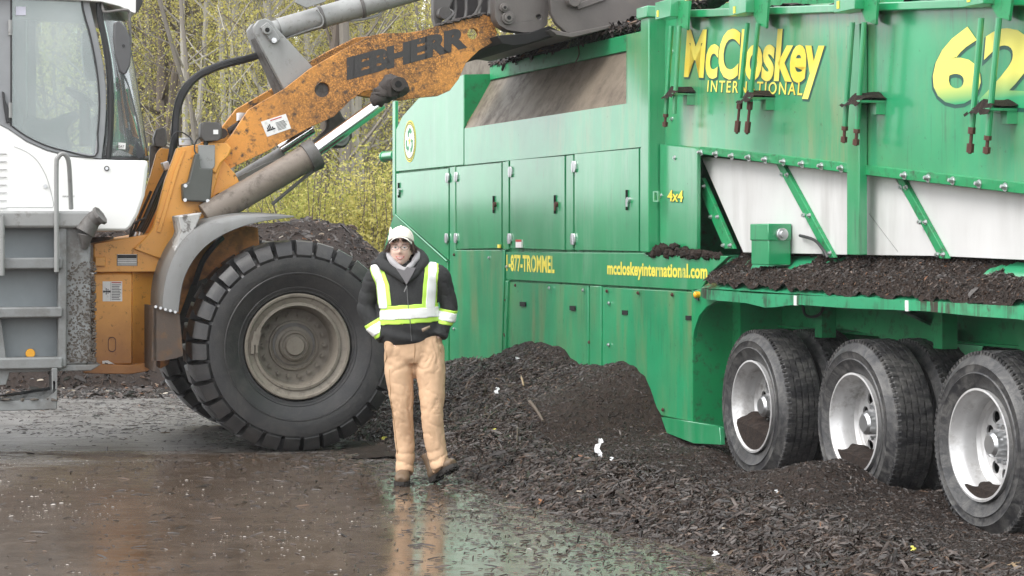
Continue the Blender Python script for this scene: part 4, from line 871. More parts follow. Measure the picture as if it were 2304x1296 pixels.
m = M(); P = LF.poly([(348, 690), (366, 694), (404, 706), (412, 800), (395, 806), (364, 812), (341, 812)], .02); m.prism(P, .02, .035); m.box(P[0][0]-.01, P[0][0]+.012, .02, .6, .62, P[0][1]); obj('mudflap', m, paint('mudflap_rubber', (.07, .05, .038), .6, spat=((.16, .08, .03), .7, 12, .5, .7), bump=.5), LD)
for k in range(5): m = M(); a = p3(350+k*11, 690+k*3, .0); m.cyl((a[0], -.012, a[2]), (a[0], .02, a[2]), .011, n=6); obj('bolt', m, steel, LD)
m = M(); br_ = [((402, 485), (455, 478), (425, 548), (395, 560), (408, 520)), ((396, 552), (420, 552), (402, 608), (382, 606))]
for q in br_: m.prism(LF.poly(q, .08), .08, .5)
obj('fender_bracket', m, paint('muddy_light_bracket', (.42, .42, .41), .6, spat=(DIRT, .9, 16, .5, .6), bump=.5), LD, bevel=.01)
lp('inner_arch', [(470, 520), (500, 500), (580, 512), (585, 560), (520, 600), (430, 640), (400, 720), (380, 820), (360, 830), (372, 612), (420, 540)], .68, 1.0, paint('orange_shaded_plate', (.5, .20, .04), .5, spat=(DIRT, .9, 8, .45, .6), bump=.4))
m = M(); a = p3(458, 590, .5); m.tube([p3(438, 640, .55), p3(455, 590, .52), p3(480, 555, .55), p3(500, 535, .6)], .022, 8, 4); obj('brake_hose', m, black, LD)
# orange front frame: body of the articulation, flange, band and tower
V1 = .62
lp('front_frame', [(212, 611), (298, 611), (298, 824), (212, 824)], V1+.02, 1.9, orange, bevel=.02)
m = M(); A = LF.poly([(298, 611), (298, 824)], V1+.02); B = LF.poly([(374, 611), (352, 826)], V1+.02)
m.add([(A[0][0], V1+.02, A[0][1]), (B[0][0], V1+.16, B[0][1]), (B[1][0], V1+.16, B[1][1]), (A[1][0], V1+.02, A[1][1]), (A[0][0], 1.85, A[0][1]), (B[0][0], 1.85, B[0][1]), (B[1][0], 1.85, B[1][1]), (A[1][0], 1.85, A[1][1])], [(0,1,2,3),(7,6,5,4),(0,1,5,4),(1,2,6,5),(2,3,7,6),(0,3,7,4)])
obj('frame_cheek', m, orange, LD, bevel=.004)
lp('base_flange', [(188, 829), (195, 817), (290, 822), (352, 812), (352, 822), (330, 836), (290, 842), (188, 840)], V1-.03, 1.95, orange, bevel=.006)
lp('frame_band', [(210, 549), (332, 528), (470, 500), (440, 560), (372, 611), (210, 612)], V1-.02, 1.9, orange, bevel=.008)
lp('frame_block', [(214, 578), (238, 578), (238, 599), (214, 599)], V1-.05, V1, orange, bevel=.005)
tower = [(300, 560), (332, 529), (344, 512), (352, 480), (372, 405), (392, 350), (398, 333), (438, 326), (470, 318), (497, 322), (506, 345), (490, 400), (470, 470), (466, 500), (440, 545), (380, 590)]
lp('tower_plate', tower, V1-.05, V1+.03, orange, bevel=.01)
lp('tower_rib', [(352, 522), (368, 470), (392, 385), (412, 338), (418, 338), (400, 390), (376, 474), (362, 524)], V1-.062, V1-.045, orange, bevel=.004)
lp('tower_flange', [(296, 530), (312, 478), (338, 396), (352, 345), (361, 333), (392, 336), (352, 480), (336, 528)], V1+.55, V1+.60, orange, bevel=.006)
lp('pivot_gusset', [(470, 340), (495, 352), (530, 392), (546, 425), (528, 452), (480, 478), (462, 470)], V1+.02, V1+.07, orange, holes=[circ((494, 448), 13)], bevel=.006)
lp('pivot_back', [(475, 430), (512, 430), (512, 466), (475, 466)], V1+.12, V1+.14, deep_black, bevel=0)
# lift arms
arm = [(486, 392), (497, 330), (520, 306), (560, 246), (640, 200), (700, 153), (772, 112), (836, 80), (862, 75), (935, 73), (985, 58), (1040, 44), (1088, 33), (1106, 37), (1112, 55), (1119, 74), (1108, 96), (1078, 113), (1048, 142), (1032, 178), (1012, 204), (985, 216), (940, 220), (905, 226), (862, 222), (838, 202), (818, 206), (788, 226), (752, 262), (690, 290), (600, 341), (545, 366), (505, 386)]
AV = V1+.06
armo = lp('lift_arm', arm, AV, AV+.06, orange_arm, holes=[circ((725, 202), 17), circ((1064, 76), 12.5)], bevel=.006, label='near lift arm spattered with dark mud and worn black lettering')
far_arm = [(470, 330), (520, 296), (560, 246), (640, 200), (700, 153), (772, 112), (836, 80), (935, 73), (1000, 62), (1060, 50), (1060, 110), (985, 216), (905, 226), (838, 215), (752, 262), (600, 341), (505, 386)]
P = [(a, b+.04) for a, b in LF.poly(far_arm, AV)]; obj('lift_arm', M().prism(P, AV+.62, AV+.68), orange_arm, LD, bevel=.006)
m = M(); a = p3(735, 210, AV+.1); m.cyl((a[0], AV+.05, a[2]), (a[0], AV+.64, a[2]), .10, n=20); obj('cross_tube', m, dark_grey, LD)
lp('pivot_boss', [(432, 352), (438, 330), (470, 322), (512, 322), (522, 334), (516, 350), (498, 366), (486, 392), (470, 380)], V1-.075, V1-.03, orange, bevel=.012)
m = M(); a = p3(500, 300, AV+.3); m.cyl(p3(500, 300, AV+.05), tuple(Vector(p3(500, 300, AV+.05))+Vector((0, .6, 0))), .04); m.tube([p3(515, 296, AV+.25), p3(575, 256, AV+.25), p3(640, 214, AV+.25), p3(700, 170, AV+.25)], .028, 8, 5); m.tube([p3(515, 300, AV+.32), p3(575, 262, AV+.32), p3(660, 208, AV+.32)], .02, 8, 5); obj('arm_hose', m, black_mud, LD)
m = M(); a = p3(543, 263, AV+.2); m.box(a[0]-.03, a[0]+.03, AV+.15, AV+.25, a[2]-.03, a[2]+.03); obj('hose_clamp', m, steel, LD)
letters(LF, armo, 'IEBHERR', (780, 177), (1052, 103), 47, AV, letter_black, .062, .0, .90, 'H')
# arm sticker
def sticker(q, v, parent, marks, nm='sticker'):
    st = lp(nm, q, v-.003, v, white_st, bevel=0, parent=parent)
    P = LF.poly(q, v)
    def uv(a, b): x0 = [P[0][k]+(P[1][k]-P[0][k])*a for k in (0, 1)]; x1 = [P[3][k]+(P[2][k]-P[3][k])*a for k in (0, 1)]; return tuple(x0[k]+(x1[k]-x0[k])*b for k in (0, 1))
    for mt, rects in marks:
        m = M()
        for (a, b, c, d) in rects: m.prism([uv(a, b), uv(c, b), uv(c, d), uv(a, d)], v-.0045, v-.0030)
        obj('sticker_print', m, mt, st)
rr_ = random.Random(3)
txt = lambda x0, x1, ys: [(x0, y, x0+(x1-x0)*rr_.uniform(.75, 1), y+.03) for y in ys]
sticker([(587, 274), (643, 256), (655, 289), (601, 308)], AV, armo, [(black_pr, [(.08, .62, .42, .70), (.12, .45, .16, .62), (.18, .35, .22, .62), (.24, .30, .28, .62), (.31, .5, .36, .62)]+txt(.5, .93, [.34, .42, .50, .58, .66, .74, .82])), (red_pr, [(.35, .08, .8, .14)])])
# lift cylinders
def cyl_part(name, A, B, v, r, mat, n=20, parent=None, r1=None): m = M(); m.cyl(p3(*A, v), p3(*B, v), r, r1, n=n); return obj(name, m, mat, parent or LD, bevel=.004)
cy = .50
lc = cyl_part('lift_cylinder', (462, 488), (700, 350), cy, .102, paint('muddy_cylinder', (.20, .165, .135), .5, var=.2, spat=((.07, .055, .045), .8, 12, .5, .65), bump=.4), 28)
cyl_part('cylinder_head', (690, 356), (713, 343), cy, .118, dark_grey, 28); cyl_part('cylinder_rod', (705, 330+12), (858, 232), cy+.04, .054, chrome, 28)
cyl_part('lift_cylinder', (505, 432), (640, 352), 1.45, .085, grey, 22); cyl_part('cylinder_rod', (628, 336), (702, 288), 1.35, .05, chrome, 22)
lp('strut_plate', [(526, 402), (600, 366), (682, 341), (620, 390), (548, 420)], 1.05, 1.1, grey)
m = M(); m.tube([p3(712, 362, cy), p3(725, 372, cy), p3(728, 366, cy-.02), p3(715, 352, cy-.02)], .010, 6, 4); m.tube([p3(728, 374, cy), p3(700, 388, cy), p3(660, 420, cy), p3(612, 460, cy)], .014, 7, 5); m.box(p3(708, 358, cy)[0], p3(722, 358, cy)[0], cy-.05, cy+.05, p3(710, 372, cy)[2], p3(710, 358, cy)[2]); obj('hydraulic_pipe', m, dark_grey, LD)
# muddy boss at the rod end
m = M(); c = p3(885, 196, cy); m.ball(c, .115, .09, .095, 20, 12, .35, 4); c2 = p3(862, 212, cy); m.ball(c2, .10, .07, .062, 16, 10, .45, 5); c3 = p3(852, 222, cy); m.ball(c3, .07, .06, .06, 14, 8, .4, 8)
m.cyl((c[0]+.01, cy-.13, c[2]+.015), (c[0]+.01, cy+.1, c[2]+.015), .055, n=18); b_ = obj('rod_end', m, black_mud, LD)
m = M(); m.cyl((c[0]+.01, cy-.134, c[2]+.015), (c[0]+.01, cy-.10, c[2]+.015), .026, n=14); obj('pin_hole', m, deep_black, b_)
m = M(); m.cyl((c[0], cy, c[2]), (c[0], AV, c[2]), .07, n=18); obj('pin', m, black_mud, LD)
# lower lug with the far pin, and the dark underside tube
lp('bell_crank', [(736, 238), (760, 234), (772, 262), (792, 282), (793, 310), (778, 332), (752, 334), (738, 322), (700, 345), (690, 330), (735, 290)], 1.02, 1.10, dark_grey, bevel=.02)
m = M(); c = p3(765, 308, .98); m.cyl((c[0], .96, c[2]), (c[0], 1.25, c[2]), .075, n=22); m.cyl((c[0], .94, c[2]), (c[0], .97, c[2]), .045, n=18); obj('pin', m, grey, LD, bevel=.006)
# grey tilt bracket plates, pins, tilt cylinder
br1 = [(574, 80), (570, 60), (580, 46), (597, 41), (613, 48), (622, 62), (706, 153), (690, 190), (640, 206)]
for k, v in enumerate((AV+.10, AV+.42)):
    P = LF.poly(br1, AV+.10); P = [(a-.0*k, b) for a, b in P]; obj('tilt_bracket', M().prism(P, v, v+.05), grey, LD, bevel=.008)
P = LF.poly([(566, 70), (572, 50), (590, 43), (600, 44), (600, 210), (636, 214), (612, 180)], AV+.16); obj('tilt_bracket_web', M().prism(LF.poly([(576, 84), (590, 84), (648, 206), (632, 214)], AV+.16), AV+.15, AV+.42), dark_grey, LD)
m = M(); P = LF.poly([(585, 62), (600, 50), (614, 62), (630, 88), (622, 98), (606, 92)], AV+.09); m.prism(P, AV+.07, AV+.10); kb = obj('keeper_plate', m, grey, LD, bevel=.006)
m = M(); c = p3(600, 68, AV+.07); m.cyl((c[0], AV+.04, c[2]), (c[0], AV+.5, c[2]), .034, n=20); obj('pin', m, grey, kb, bevel=.003)
m = M(); m.cyl((c[0], AV+.036, c[2]), (c[0], AV+.06, c[2]), .018, n=16); obj('pin_hole', m, deep_black, kb)
m = M(); c = p3(616, 91, AV+.07); m.cyl((c[0], AV+.05, c[2]), (c[0], AV+.08, c[2]), .022, n=6); m.cyl((c[0], AV+.04, c[2]), (c[0], AV+.05, c[2]), .012, n=10); obj('bolt', m, steel, kb)
tv = AV+.28
cyl_part('tilt_cylinder', (628, 66), (985, -36), tv, .088, grey, 28); cyl_part('cylinder_eye', (600, 70), (640, 62), tv, .07, grey, 20)
for px, py in ((722, 39), (812, 14)): cyl_part('cylinder_band', (px-3, py+1), (px+4, py-1), tv, .096, dark_grey, 24)
lp('cylinder_bracket', [(665, 6), (690, 18), (732, 4), (748, -14), (668, -10)], tv-.12, tv-.10, grey, bevel=.004)
m = M(); m.tube([p3(712, 22, tv-.1), p3(726, 40, tv-.1), p3(724, 58, tv-.09), p3(700, 66, tv-.06), p3(650, 84, tv-.05), p3(620, 100, tv-.0)], .006, 6, 4); m.tube([p3(775, 46, tv), p3(812, 44, tv), p3(850, 34, tv), p3(858, 24, tv)], .012, 7, 4); obj('cylinder_pipe', m, grey, LD)
# big hoses from the frame up to the tilt bracket
m = M()
for k in range(3):
    d = k*5-5
    m.tube([p3(300+d, 545, .95+k*.03), p3(325+d, 505, .95+k*.03), p3(358+d, 430, .95+k*.03), p3(382+d*.6, 372, .95+k*.03), p3(393+d*.6, 310, .98), p3(397+d*.6, 255, 1.0), p3(412+d*.6, 208+d*.4, 1.0), p3(446, 170+d*.7, 1.02), p3(500, 146+d*.7, 1.05), p3(560, 131+d*.6, 1.1), p3(598, 118+d*.5, 1.1)], .021, 9, 6)
obj('hydraulic_hose', m, black, LD)
lp('hose_clamp', [(364, 366), (378, 362), (386, 378), (372, 384)], .90, 1.02, steel); lp('hose_clamp', [(580, 112), (590, 108), (596, 124), (588, 128)], 1.05, 1.17, dark_grey)
m = M()
for k in range(2): m.cyl(p3(300+k*9, 540, .93), p3(306+k*9, 522, .93), .026, n=12)
obj('hose_fitting', m, steel, LD)
m = M(); m.tube([p3(278, 546, .9), p3(296, 530, .9), p3(318, 480, .9), p3(340, 430, .9)], .012, 6, 4); m.tube([p3(290, 548, .88), p3(300, 505, .88), p3(330, 490, .9)], .008, 6, 4); obj('cable', m, black, LD)
# work lights and their box
wl = V1-.12
m = M(); P = LF.poly([(452, 280), (456, 274), (494, 275), (500, 284), (500, 308), (494, 316), (458, 318), (451, 308)], wl); m.prism(P, wl, wl+.13); w1 = obj('work_light', m, plain('lamp_housing', (.085, .08, .075), .45), LD, bevel=.012)
m = M(); m.prism(LF.poly([(480, 292), (491, 292), (491, 302), (480, 302)], wl-.004), wl-.004, wl); obj('lamp_label', m, white_st, w1)
m = M(); m.cyl(p3(463, 318, wl+.05), p3(463, 330, wl+.05), .018); obj('lamp_stem', m, black, w1)
lp('lamp_bracket', [(446, 326), (484, 326), (484, 372), (480, 380), (446, 378)], V1-.10, V1-.05, grey, bevel=.006)
lp('control_box', [(452, 378), (480, 380), (474, 455), (412, 452), (410, 414), (424, 410), (440, 345), (448, 345)], V1-.15, V1-.05, plain('grey_box', (.085, .09, .082), .5, 0, .3), bevel=.012)
for x, y in ((417, 418), (416, 450), (467, 452)): m = M(); a = p3(x, y, V1-.15); m.cyl((a[0], V1-.165, a[2]), (a[0], V1-.15, a[2]), .014, n=8); obj('bolt', m, steel, LD)
m = M(); P = LF.poly([(344, 312), (350, 292), (362, 287), (372, 290), (375, 325), (368, 332), (346, 328)], 1.35); m.prism(P, 1.3, 1.42); m.cyl(p3(358, 330, 1.36), p3(358, 345, 1.36), .02); m.prism(LF.poly([(338, 328), (362, 326), (360, 345), (352, 420), (336, 400)], 1.36), 1.36, 1.42); obj('work_light', m, dark_grey, LD, bevel=.01)
lp('light_mount', [(402, 310), (432, 310), (432, 328), (402, 328)], V1+.3, V1+.33, steel, holes=[circ((412, 318), 3)])
m = M(); m.tube([p3(497, 296, wl+.1), p3(470, 300, wl+.1), p3(442, 316, wl+.05), p3(438, 340, wl+.02), p3(448, 350, wl)], .006, 6, 4); m.tube([p3(380, 350, .9), p3(388, 308, .9), p3(404, 296, .9), p3(428, 310, .9), p3(436, 325, .8)], .006, 6, 4); obj('cable', m, black, LD)
# type plate and stickers on the orange frame
sticker([(263, 572), (309, 572), (309, 598), (263, 598)], V1-.02, LD, [(black_pr, [(.04, .04, .96, .36), (.04, .46, .96, .50), (.04, .60, .96, .64), (.04, .76, .96, .80), (.04, .9, .96, .96), (0, 0, .03, 1), (.97, 0, 1, 1)])], 'type_plate')
sticker([(231, 633), (275, 633), (275, 678), (231, 678)], V1+.02, LD, [(black_pr, [(.05, .48, .38, .54), (.16, .34, .20, .66), (.25, .38, .29, .62), (.02, .46, .1, .56), (.32, .46, .4, .56), (.405, .05, .415, .97)]+txt(.46, .95, [.16, .24, .32, .40, .48, .56, .64, .72, .80, .88])), (red_pr, [(.45, .04, .95, .09)])], 'danger_sticker')
sticker([(230, 812), (243, 811), (277, 830), (231, 828)], V1+.015, LD, [(black_pr, [(.2, .3, .5, .5), (.3, .2, .36, .8), (.6, .4, .9, .5)])])
m = M(); P = LF.poly([(p[0], p[1]) for p in [(252+9*math.cos(t), 775+(18 if math.sin(t) > 0 else -18)*(1 if abs(math.sin(t)) > .05 else 0)*.45+9*math.sin(t)) for t in np.linspace(0, 2*math.pi, 28, endpoint=False)]], V1+.02); Pi = [(P[0][0]*0+(sum(q[0] for q in P)/28)*(.12)+q[0]*.88, (sum(r[1] for r in P)/28)*.12+q[1]*.88) for q in P]; m.prism(P, V1+.013, V1+.02, [Pi]); obj('slot_rim', m, rust, LD)
# bucket and quick-coupler (tipped over the hopper)
lp('coupler_plate', [(1112, -60), (1230, -60), (1236, 20), (1230, 58), (1206, 72), (1180, 74), (1142, 68), (1122, 56), (1114, 40)], V1-.12, V1+.02, bucket_m, holes=[circ((1212, 38), 6)], bevel=.012)
for (x, y, r) in ((1142, 41, .052), (1133, 18, .036)):
    m = M(); c = p3(x, y, V1-.12); m.cyl((c[0], V1-.15, c[2]), (c[0], V1-.1, c[2]), r, n=20); m.cyl((c[0], V1-.165, c[2]), (c[0], V1-.14, c[2]), r*.65, n=16); pb = obj('pin', m, bucket_m, LD, bevel=.004)
    m = M(); m.cyl((c[0], V1-.168, c[2]), (c[0], V1-.15, c[2]), r*.32, n=12); obj('pin_hole', m, deep_black, pb)
bv0, bv1 = .05, 2.75
side = [(1232, -90), (1500, -90), (1500, 12), (1462, 34), (1372, 60), (1292, 77), (1272, 72), (1252, 54), (1240, 30)]
lp('bucket_side', side, bv0+.3, bv0+.36, bucket_m, bevel=.008)
lp('bucket_shell', [(1118, 80), (1140, 78), (1190, 74), (1236, 58), (1268, 74), (1285, 80), (1230, 84), (1190, 98), (1155, 103), (1130, 98)], bv0+.40, bv1, deep_black)
lp('bucket_lip', [(1238, 66), (1282, 74), (1372, 56), (1462, 30), (1540, 5), (1540, 12), (1462, 38), (1372, 64), (1288, 84), (1250, 78)], bv0+.26, bv1, bucket_m)
lp('bucket_side', side, bv1-.06, bv1, bucket_m)
m = M(); c = p3(1290, 2, .3); m.cyl((c[0], .26, c[2]), (c[0], .36, c[2]), .05, n=20); m.obox(p3(1330, 4, .33), (.26, .03, .05), Matrix.Rotation(-.35, 3, 'Y')); obj('wear_bar', m, bucket_m, LD, bevel=.005)
lp('coupler_frame', [(974, -60), (1018, -60), (1020, 0), (1008, 28), (984, 66), (976, 40)], 1.2, 1.3, dark_grey, bevel=.01); lp('coupler_back', [(1018, -60), (1112, -60), (1112, 40), (1060, 48), (1010, 60), (1012, 20)], 1.3, 1.36, plain('dark_coupler', (.035, .03, .03), .6))
m = M()
for x in (1022, 1046, 1076, 1098): m.tube([p3(x, -60, 1.25), p3(x+3, 20, 1.25), p3(x-4, 50, 1.2)], .014, 6, 3)
m.tube([p3(1000, 18, 1.15), p3(1020, 30, 1.1), p3(1000, 50, 1.05), p3(992, 56, 1.0)], .014, 6, 4); m.tube([p3(1084, 0, 1), p3(1070, 30, 1), p3(1050, 45, .98)], .012, 6, 4); obj('coupler_hose', m, dark_grey, LD)
m = M(); c = p3(998, 30, 1.15); m.cyl((c[0], 1.1, c[2]), (c[0], 1.2, c[2]), .05, n=16); obj('pin', m, dark_grey, LD)
# caked mud along the top of the near arm
m = M(); r = random.Random(12)
for k in range(46):
    t = k/45; px = 985+(1108-985)*t; py = np.interp(px, [985, 1040, 1088, 1108], [58, 44, 33, 37]); a = p3(px, py, AV+.03); m.ball((a[0], AV+r.uniform(0, .06), a[2]+.003), r.uniform(.012, .03), .03, r.uniform(.008, .018), 7, 5, .6, k)
obj('caked_mud', m, black_mud, armo)['kind'] = 'stuff'

# ---- rear frame: tank, steps, rails
TV_ = -.02
tk = LF.poly([(-70, 474), (205, 474), (214, 482), (214, 800), (200, 826), (-70, 830)], TV_)
m = M(); x1 = tk[1][0]; x0 = tk[0][0]; zt = tk[0][1]; zb_ = tk[4][1]; xs_ = LF.pix(135, 600, TV_)[0]
m.prism([(xs_, zt-.01), (x1-.05, zt-.01), (x1, zt-.08), (x1+.01, zb_+.10), (x1-.03, zb_), (xs_, zb_)], TV_+.05, .75)
obj('fuel_tank', m, grey_mud, LD, bevel=.03, label='mud caked grey tank beside the steps')
panel_m = plain('blue_grey_panel', (.20, .225, .235), .45)
m = M(); m.box(x0, xs_+.01, .16, .7, zb_+.03, zt); obj('step_back', m, panel_m, LD)
m = M()
for (ya, yb) in ((474, 513),): a = LF.pix(0, ya, TV_)[1]; b = LF.pix(0, yb, TV_)[1]; m.box(x0, xs_+.22, TV_, .3, b, a)
obj('tank_top', m, grey, LD, bevel=.02)
for ya, yb in ((580, 606), (692, 716), (806, 832)):
    m = M(); m.box(x0, xs_+.02, TV_+.0, .2, LF.pix(0, yb, TV_)[1], LF.pix(0, ya, TV_)[1]); obj('step', m, grey_mud, LD, bevel=.012)
m = M(); m.box(xs_-.01, xs_+.05, TV_+.02, .4, zb_, zt-.12); obj('step_side', m, grey_mud, LD, bevel=.01)
m = M(); a = LF.pix(13, 0, TV_)[0]; m.prism(LF.poly([(2, 715), (14, 806), (10, 830), (-70, 830), (-70, 715)], TV_+.08), TV_+.08, .2); obj('step_side', m, grey_mud, LD, bevel=.005)
m = M(); m.prism(LF.poly([(116, 828), (129, 828), (129, 902), (128, 921), (-70, 928), (-70, 905), (0, 898), (100, 896), (118, 884)], TV_), TV_+.0, TV_+.30); obj('lower_step', m, grey_mud, LD, bevel=.006)
m = M(); m.prism(LF.poly([(-70, 826), (228, 820), (205, 834), (22, 838), (14, 866), (-70, 868)], TV_+.05), TV_+.05, .5); obj('lower_rail', m, grey_mud, LD, bevel=.006)
m = M(); r = random.Random(4)
for k in range(70): a = p3(r.uniform(-20, 126), 899, TV_); m.ball((a[0], TV_+r.uniform(.0, .28), a[2]+.0), r.uniform(.015, .04), .03, r.uniform(.008, .022), 7, 5, .6, k)
for k in range(700):
    a = p3(216-66*r.random()**1.5, 815-225*r.random()**1.4, TV_); m.ball((a[0], TV_+.051, a[2]), r.uniform(.003, .013), r.uniform(.003, .007), r.uniform(.003, .010), 6, 4, .8, k)
obj('caked_mud', m, plain('dried_brown_mud', (.085, .072, .060), .85, 0, 1.0, 60), LD)['kind'] = 'stuff'
m = M(); c = p3(68, 795, .157); m.cyl((c[0], .135, c[2]), (c[0], .158, c[2]), .034, n=24); obj('reflector', m, amber, LD, bevel=.004)
m = M(); m.tube([p3(127, 612, TV_-.02), p3(127, 480, TV_-.02), p3(127, 372, TV_-.02), p3(131, 354, TV_-.02), p3(141, 346, TV_-.02), p3(151, 354, TV_-.01), p3(156, 380, 0), p3(160, 470, .1)], .017, 9, 6); obj('handrail', m, grey, LD)
m = M(); m.tube([p3(4, 620, TV_-.02), p3(4, 500, TV_-.02), p3(2, 486, TV_-.02), p3(-8, 480, TV_-.02)], .02, 9, 4); obj('handrail', m, grey, LD)
m = M(); m.cyl(p3(190, 524, TV_+.02), p3(208, 494, TV_+.02), .075, .062, n=20); m.cyl(p3(206, 497, TV_+.02), p3(224, 484, TV_-.02), .060, .058, n=16); m.cyl(p3(221, 488, TV_-.02), p3(228, 483, TV_-.03), .072, n=8); m.cyl(p3(193, 525, TV_+.02), p3(190, 560, TV_+.04), .06, .02, n=16); obj('filler_cap', m, dark_grey, LD, bevel=.005)
# ---- cab
CV = .22; CW = 1.62; CI = CV+CW
low_ = [(-70, 262), (0, 275), (18, 288), (60, 318), (105, 338), (150, 350), (215, 357), (262, 360), (333, 361), (333, 378), (326, 440), (312, 480), (296, 508), (284, 520), (-70, 520)]
m = M(); L_ = LF.poly(low_, CV); m.prism(L_, CV, CI); obj('cab_base', m, white_cab, LD, bevel=.02, label='white lower cab shell with louvres')
m = M()
for k in range(8):
    a = p3(-30, 344+k*17.5, CV); b = p3(14, 344+k*17.5, CV); m.prism([(a[0], a[2]), (b[0], a[2]), (b[0]+.004, a[2]-.006), (a[0], a[2]-.012)], CV-.010, CV+.004)
obj('louvre', m, paint('louvre_grey', (.55, .55, .55), .5), LD)
m = M(); pts = [(32, 330), (60, 342), (84, 362), (103, 395), (114, 430), (121, 460), (118, 467), (-40, 467)]
m.tube([p3(x, y, CV-.001) for x, y in pts[:6]], .0022, 4, 4); m.tube([p3(x, y, CV-.001) for x, y in pts[5:]], .0022, 4, 1); obj('panel_seam', m, grey, LD)
for x, y, r_, mt in ((240, 379, .019, black), (240, 379, .012, steel), (102, 419, .014, steel)): m = M(); a = p3(x, y, CV); m.cyl((a[0], CV-.008-.004*(mt is steel), a[2]), (a[0], CV+.01, a[2]), r_, n=18); obj('lock', m, mt, LD)
letters(LF, LD, 'IMPORTANT', (141, 444), (168, 444), 3.6, CV, black_pr, 0, 0)
# A wrap-round front: the screen edge curves inward ahead of the side pillar
gx = lambda px, py, v=CV: LF.p3(px, py, v)
def cab_strip(name, rows, mat, th=.012):
    vs = []; n = len(rows[0])
    for rw in rows: vs += [gx(*p) if len(p) == 3 else gx(*p) for p in rw]
    m = M(); m.add(vs, [(i*n+j, i*n+j+1, (i+1)*n+j+1, (i+1)*n+j) for i in range(len(rows)-1) for j in range(n-1)]); o = obj(name, m, mat, LD, fix=False, smooth=80)
    so = o.modifiers.new('t', 'SOLIDIFY'); so.thickness = th; so.offset = 0; return o
gd = [(26, -40), (182, -40), (188, 20), (204, 80), (216, 140), (224, 200), (225, 250), (222, 300), (216, 352), (150, 341), (105, 329), (60, 308), (26, 284)]
lp('door_glass', gd, CV+.02, CV+.03, glass, bevel=0, label='big curved door window')
lp('door_frame', [(-70, -60), (196, -60), (202, 10), (218, 75), (232, 140), (239, 200), (239, 250), (236, 300), (229, 357), (150, 350), (105, 338), (60, 318), (18, 290), (-70, 250)], CV-.005, CV+.05, plain('door_frame_grey', (.25, .26, .27), .45), holes=[[(28, -40), (180, -40), (186, 20), (202, 80), (214, 140), (221, 200), (222, 250), (219, 300), (213, 349), (150, 338), (105, 326), (60, 305), (28, 282)]], bevel=.006)
m = M(); m.tube([p3(a, b, CV-.006) for a, b in [(181, -40), (187, 20), (203, 80), (215, 140), (222.5, 200), (223.5, 250), (220, 300), (214, 351), (150, 340), (105, 328), (60, 307), (27, 284)]], .006, 6, 4); m.tube([p3(25, 284, CV-.008), p3(25, -40, CV-.008)], .006, 6, 1); obj('door_seal', m, black, LD)
m = M()
for y in (62, 248): a = p3(23, y, CV-.02); m.cyl((a[0], CV-.02, a[2]-.055), (a[0], CV-.02, a[2]+.055), .014, n=10)
obj('door_hinge', m, grey, LD)
lp('door_handle', [(4, 205), (10, 208), (12, 225), (20, 245), (22, 276), (14, 276), (8, 240)], CV-.03, CV-.006, black, bevel=.004)
lp('window_sticker', [(36, 15), (58, 15), (58, 34), (36, 34)], CV+.012, CV+.018, plain('lilac_sticker', (.6, .6, .7), .5), bevel=0)
# pillar strip and curved side of the windscreen: rows run from the pillar inward
ys = [-40, 0, 40, 90, 140, 190, 240, 290, 325, 357]
pil = [214, 216, 218, 228, 236, 240, 240, 238, 235, 231]
edge = [262, 268, 276, 288, 298, 307, 314, 322, 327, 331]
def scr(i, t):                        # t 0 at the pillar, 1 at the nose of the screen
    v = CV+.03+.50*t**2.2; px = pil[i]+(edge[i]-pil[i])*(1-(1-t)**1.25); return LF.p3(px, ys[i]*1.0, v) 
m = M(); n = 9; vs = [scr(i, j/(n-1)) for i in range(len(ys)) for j in range(n)]
mid = []
for i in range(len(ys)):              # continue over the front to the far side
    e = vs[i*n+n-1]; mid.append([e, (e[0]+.03, CV+.80, e[2]), (e[0]+.03, CI-.8, e[2]), (e[0], CI-.5, e[2])])
m.add(vs, [(i*n+j, i*n+j+1, (i+1)*n+j+1, (i+1)*n+j) for i in range(len(ys)-1) for j in range(n-1)])
m.add([p for rw in mid for p in rw], [(i*4+j, i*4+j+1, (i+1)*4+j+1, (i+1)*4+j) for i in range(len(ys)-1) for j in range(3)])
o = obj('windscreen', m, glass, LD, smooth=80); o.modifiers.new('t', 'SOLIDIFY').thickness = .008
m = M()
for t_ in (0, .012): pass
pts = [scr(i, .10) for i in range(len(ys))]; m.tube(pts, .024, 8, 3); m.tube([scr(i, 1) for i in range(len(ys))], .010, 8, 3); m.tube([scr(len(ys)-1, j/8) for j in range(9)], .016, 8, 2); obj('windscreen_seal', m, black, LD)
# far side of the cab and its back wall, with glazing
zt_ = LF.pix(0, -30, CV)[1]; zw = LF.pix(0, 300, CV)[1]
xf = scr(5, 1)[0]; xb = LF.pix(-70, 0, CV)[0]
m = M(); m.box(xb, xb+.5, CI-.05, CI, 2.0, zt_+.2); m.box(xf-.75, xf-.68, CI-.05, CI, 2.0, zt_+.2); m.box(xb, xf-.3, CI-.05, CI, 1.9, 2.25); m.box(xf-.16, xf-.10, CI-.5, CI-.45, 2.1, zt_+.2); obj('far_pillars', m, plain('cab_inside_grey', (.13, .13, .14), .6), LD, bevel=.01)
m = M(); m.box(xb+.5, xf-.68, CI-.03, CI-.02, 2.2, zt_+.15); obj('far_glass', m, glass, LD)
m = M(); m.box(xb-.05, xb, CV, CI, 1.9, zt_+.2); obj('back_wall', m, dark_grey, LD)
m = M(); m.prism(LF.poly([(-70, -90), (300, -90), (318, -20), (314, 10), (306, 30), (292, 26), (268, 14), (228, 4), (150, -1), (-70, -10)], CV-.05), CV-.05, CI+.05); obj('cab_roof', m, white_cab, LD, bevel=.03)
